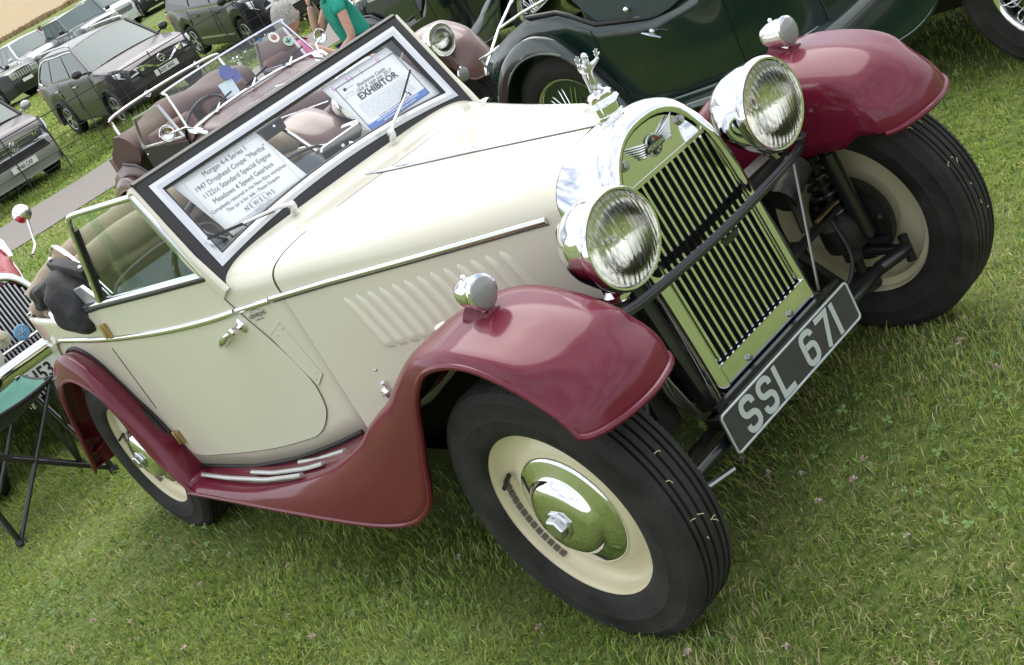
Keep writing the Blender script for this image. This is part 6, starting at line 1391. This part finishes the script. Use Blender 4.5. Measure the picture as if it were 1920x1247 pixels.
def head(par,c,face,hairm,long=.0):
    c=A(c); f=nrm(A(face)); u=A((0,0,1)); s=np.cross(u,f); m=MB(); G=[]
    for i in range(17):
        th=PI*i/16; row=[]
        for j in range(24):
            ph=2*PI*j/24; q=A((math.sin(th)*math.cos(ph),math.sin(th)*math.sin(ph),math.cos(th))); jaw=1-.28*max(0,-q[2])**1.2*(1 if q[0]<.9 else .6)
            rr_=f*q[0]*.098*(1.0-.12*max(0,-q[2]))+s*q[1]*.076*jaw+u*q[2]*.118
            if q[0]>.85 and -.25<q[2]<.15 and abs(q[1])<.25: rr_=rr_+f*.018*(1-abs(q[1])/.25)*(1 if q[2]<.02 else .5)
            row.append(c+rr_)
        G.append(row)
    m.grid(G,False,True)
    for k in(-1,1): m.sph(c+s*k*.076-u*.005,.024,8,6,(.6,.5,1.1))
    o=m.obj('head',skinm,par,sharp=80)
    m=MB()
    for k in(-1,1): m.sph(c+f*.086+s*k*.031+u*.015,.010,8,6)
    m.obj('eye',mat('eye_dark',(.03,.02,.02),.2),o); m=MB(); m.tube([c+f*.088-u*.052+s*.022,c+f*.094-u*.050,c+f*.088-u*.052-s*.022],.005,6); m.obj('mouth',mat('lips',(.4,.12,.1),.5),o)
    m=MB(); G=[]
    for i in range(11):
        th=(.0+.62*i/10)*PI; row=[]
        for j in range(28):
            ph=2*PI*j/28; q=A((math.sin(th)*math.cos(ph),math.sin(th)*math.sin(ph),math.cos(th)))
            if q[0]>.35 and q[2]<.55: q=q*.86
            k=1.13+.03*math.sin(ph*9)+.02*math.sin(ph*17+i); row.append(c+f*q[0]*.100*k+s*q[1]*.082*k+u*q[2]*.122*k-u*long*(i/10)**2*(q[0]<.2))
        G.append(row)
    m.grid(G,False,True); m.obj('hair',hairm,o,sharp=80)
def seated(name,label,base,face,shirt,trouser,hairm,armA,armB,lean=.05):
    P=thing(name,label,'person',base); f=nrm(A(face)); s=np.cross((0,0,1),f); u=A((0,0,1)); hip=u*.50; chest=hip+u*.34+f*lean; neck=hip+u*.52+f*(lean+.02)
    J=lambda v,r: (*v,r)
    torso=[[J(hip,.15),J(hip+u*.14+f*.01,.145),J(chest,.155),J(neck-u*.06,.09),J(neck,.055)]]
    for k in(-1,1): torso.append([J(chest,.155),J(chest+u*.10+s*k*.16,.070),J(chest+s*k*.20-u*.02+f*.03,.058)])
    t=skin('torso',torso,shirt,P,2)
    L_=[]
    for k in(-1,1): L_.append([J(hip,.14),J(hip+s*k*.09+f*.06-u*.02,.095),J(hip+s*k*.13+f*.44,.070),J(hip+s*k*.14+f*.50-u*.22,.056),J(hip+s*k*.14+f*.48-u*.42,.042),J(hip+s*k*.14+f*.50-u*.47,.042),J(hip+s*k*.15+f*.62-u*.48,.034)])
    skin('legs',L_,trouser,P,2)
    arms=[]
    for k,(el,ha) in((-1,armA),(1,armB)):
        sh=chest+u*.10+s*k*.17; arms=[[J(sh,.052),J((sh+A(el))/2,.046),J(el,.040),J((A(el)+A(ha))/2,.036),J(ha,.026)]]; skin('arm',arms,skinm,P,2); d_=nrm(A(ha)-A(el)); hand(P,A(ha),d_,np.cross(d_,s),k)
    skin('neck',[[J(neck-u*.04,.05),J(neck+u*.05+f*.01,.047)]],skinm,P,1)
    head(P,neck+u*.16+f*.04,f,hairm); return P
GP=(-7.25,4.22,.10)
f=nrm(A((-.35,-.94,0))); s=np.cross((0,0,1),f); u=A((0,0,1)); hip=u*.50
seated('person','person in a teal top and navy trousers sitting with one hand raised to the face','gp' and GP,f,teal,navy,bhair,
   (tuple(hip+u*.22+f*.28-s*.16),tuple(hip+u*.50+f*.22-s*.10)),(tuple(hip+u*.12+s*.24+f*.10),tuple(hip+u*.03+f*.30+s*.14)))
seated('person','person with grey hair and a pink top seen sitting beyond the brown roadster windscreen',(-6.6,3.19,-.03),nrm(A((.2,.95,0))),pinkc,navy,ghair,
   (tuple(u*.72+s*0+nrm(A((.2,.95,0)))*.25+A((.2,0,0))),tuple(u*.62+nrm(A((.2,.95,0)))*.48+A((.12,0,0)))),(tuple(u*.70+nrm(A((.2,.95,0)))*.18+A((-.25,0,0))),tuple(u*.62+nrm(A((.2,.95,0)))*.42+A((-.1,0,0)))))
for (p,lab,yw) in(((-7.25,4.22),'folding stool under the person in the teal top',0),((-6.6,3.19),'folding stool under the person in the pink top',.4)):
    S=thing('folding_stool',lab,'stool',(p[0],p[1],float(GZ(*p))),(0,0,yw)); m=MB(); m.box((0,0,.40),(.36,.38,.03)); m.obj('seat',blackcloth,S,bevel=.01)
    for a_,b_ in(((-.16,-.17),(.16,-.17)),((.16,-.17),(-.16,-.17)),((-.16,.17),(.16,.17)),((.16,.17),(-.16,.17))): m=MB(); m.tube([(a_[0],a_[1],0),(b_[0],b_[1],.40)],.011,8); m.obj('leg',alu,S)
def stander(base,top,lab):
    P=thing('person',lab,'person',base); J=lambda x,y,z,r:(x,y,z,r)
    skin('torso',[[J(0,0,.95,.14),J(0,0,1.15,.14),J(0,0,1.38,.15),J(0,0,1.48,.06)],[J(0,0,1.38,.15),J(0,.2,1.38,.06),J(.05,.26,1.1,.045),J(.15,.2,.92,.04)],[J(0,0,1.38,.15),J(0,-.2,1.38,.06),J(.05,-.26,1.1,.045),J(.15,-.2,.92,.04)]],top,P,1)
    skin('legs',[[J(0,0,.95,.14),J(0,.1,.85,.09),J(.02,.11,.48,.065),J(0,.11,.08,.045),J(.12,.12,.04,.04)],[J(0,0,.95,.14),J(0,-.1,.85,.09),J(.04,-.11,.48,.065),J(-.05,-.11,.08,.045),J(.07,-.12,.04,.04)]],navy,P,1)
    head(P,(0,0,1.62),(1,0,0),bhair)
stander(gpos(-50.5,18.9),mat('lilac_cloth',(.35,.33,.50),.8),'tiny standing person in a pale lilac top beside the pale blue car')
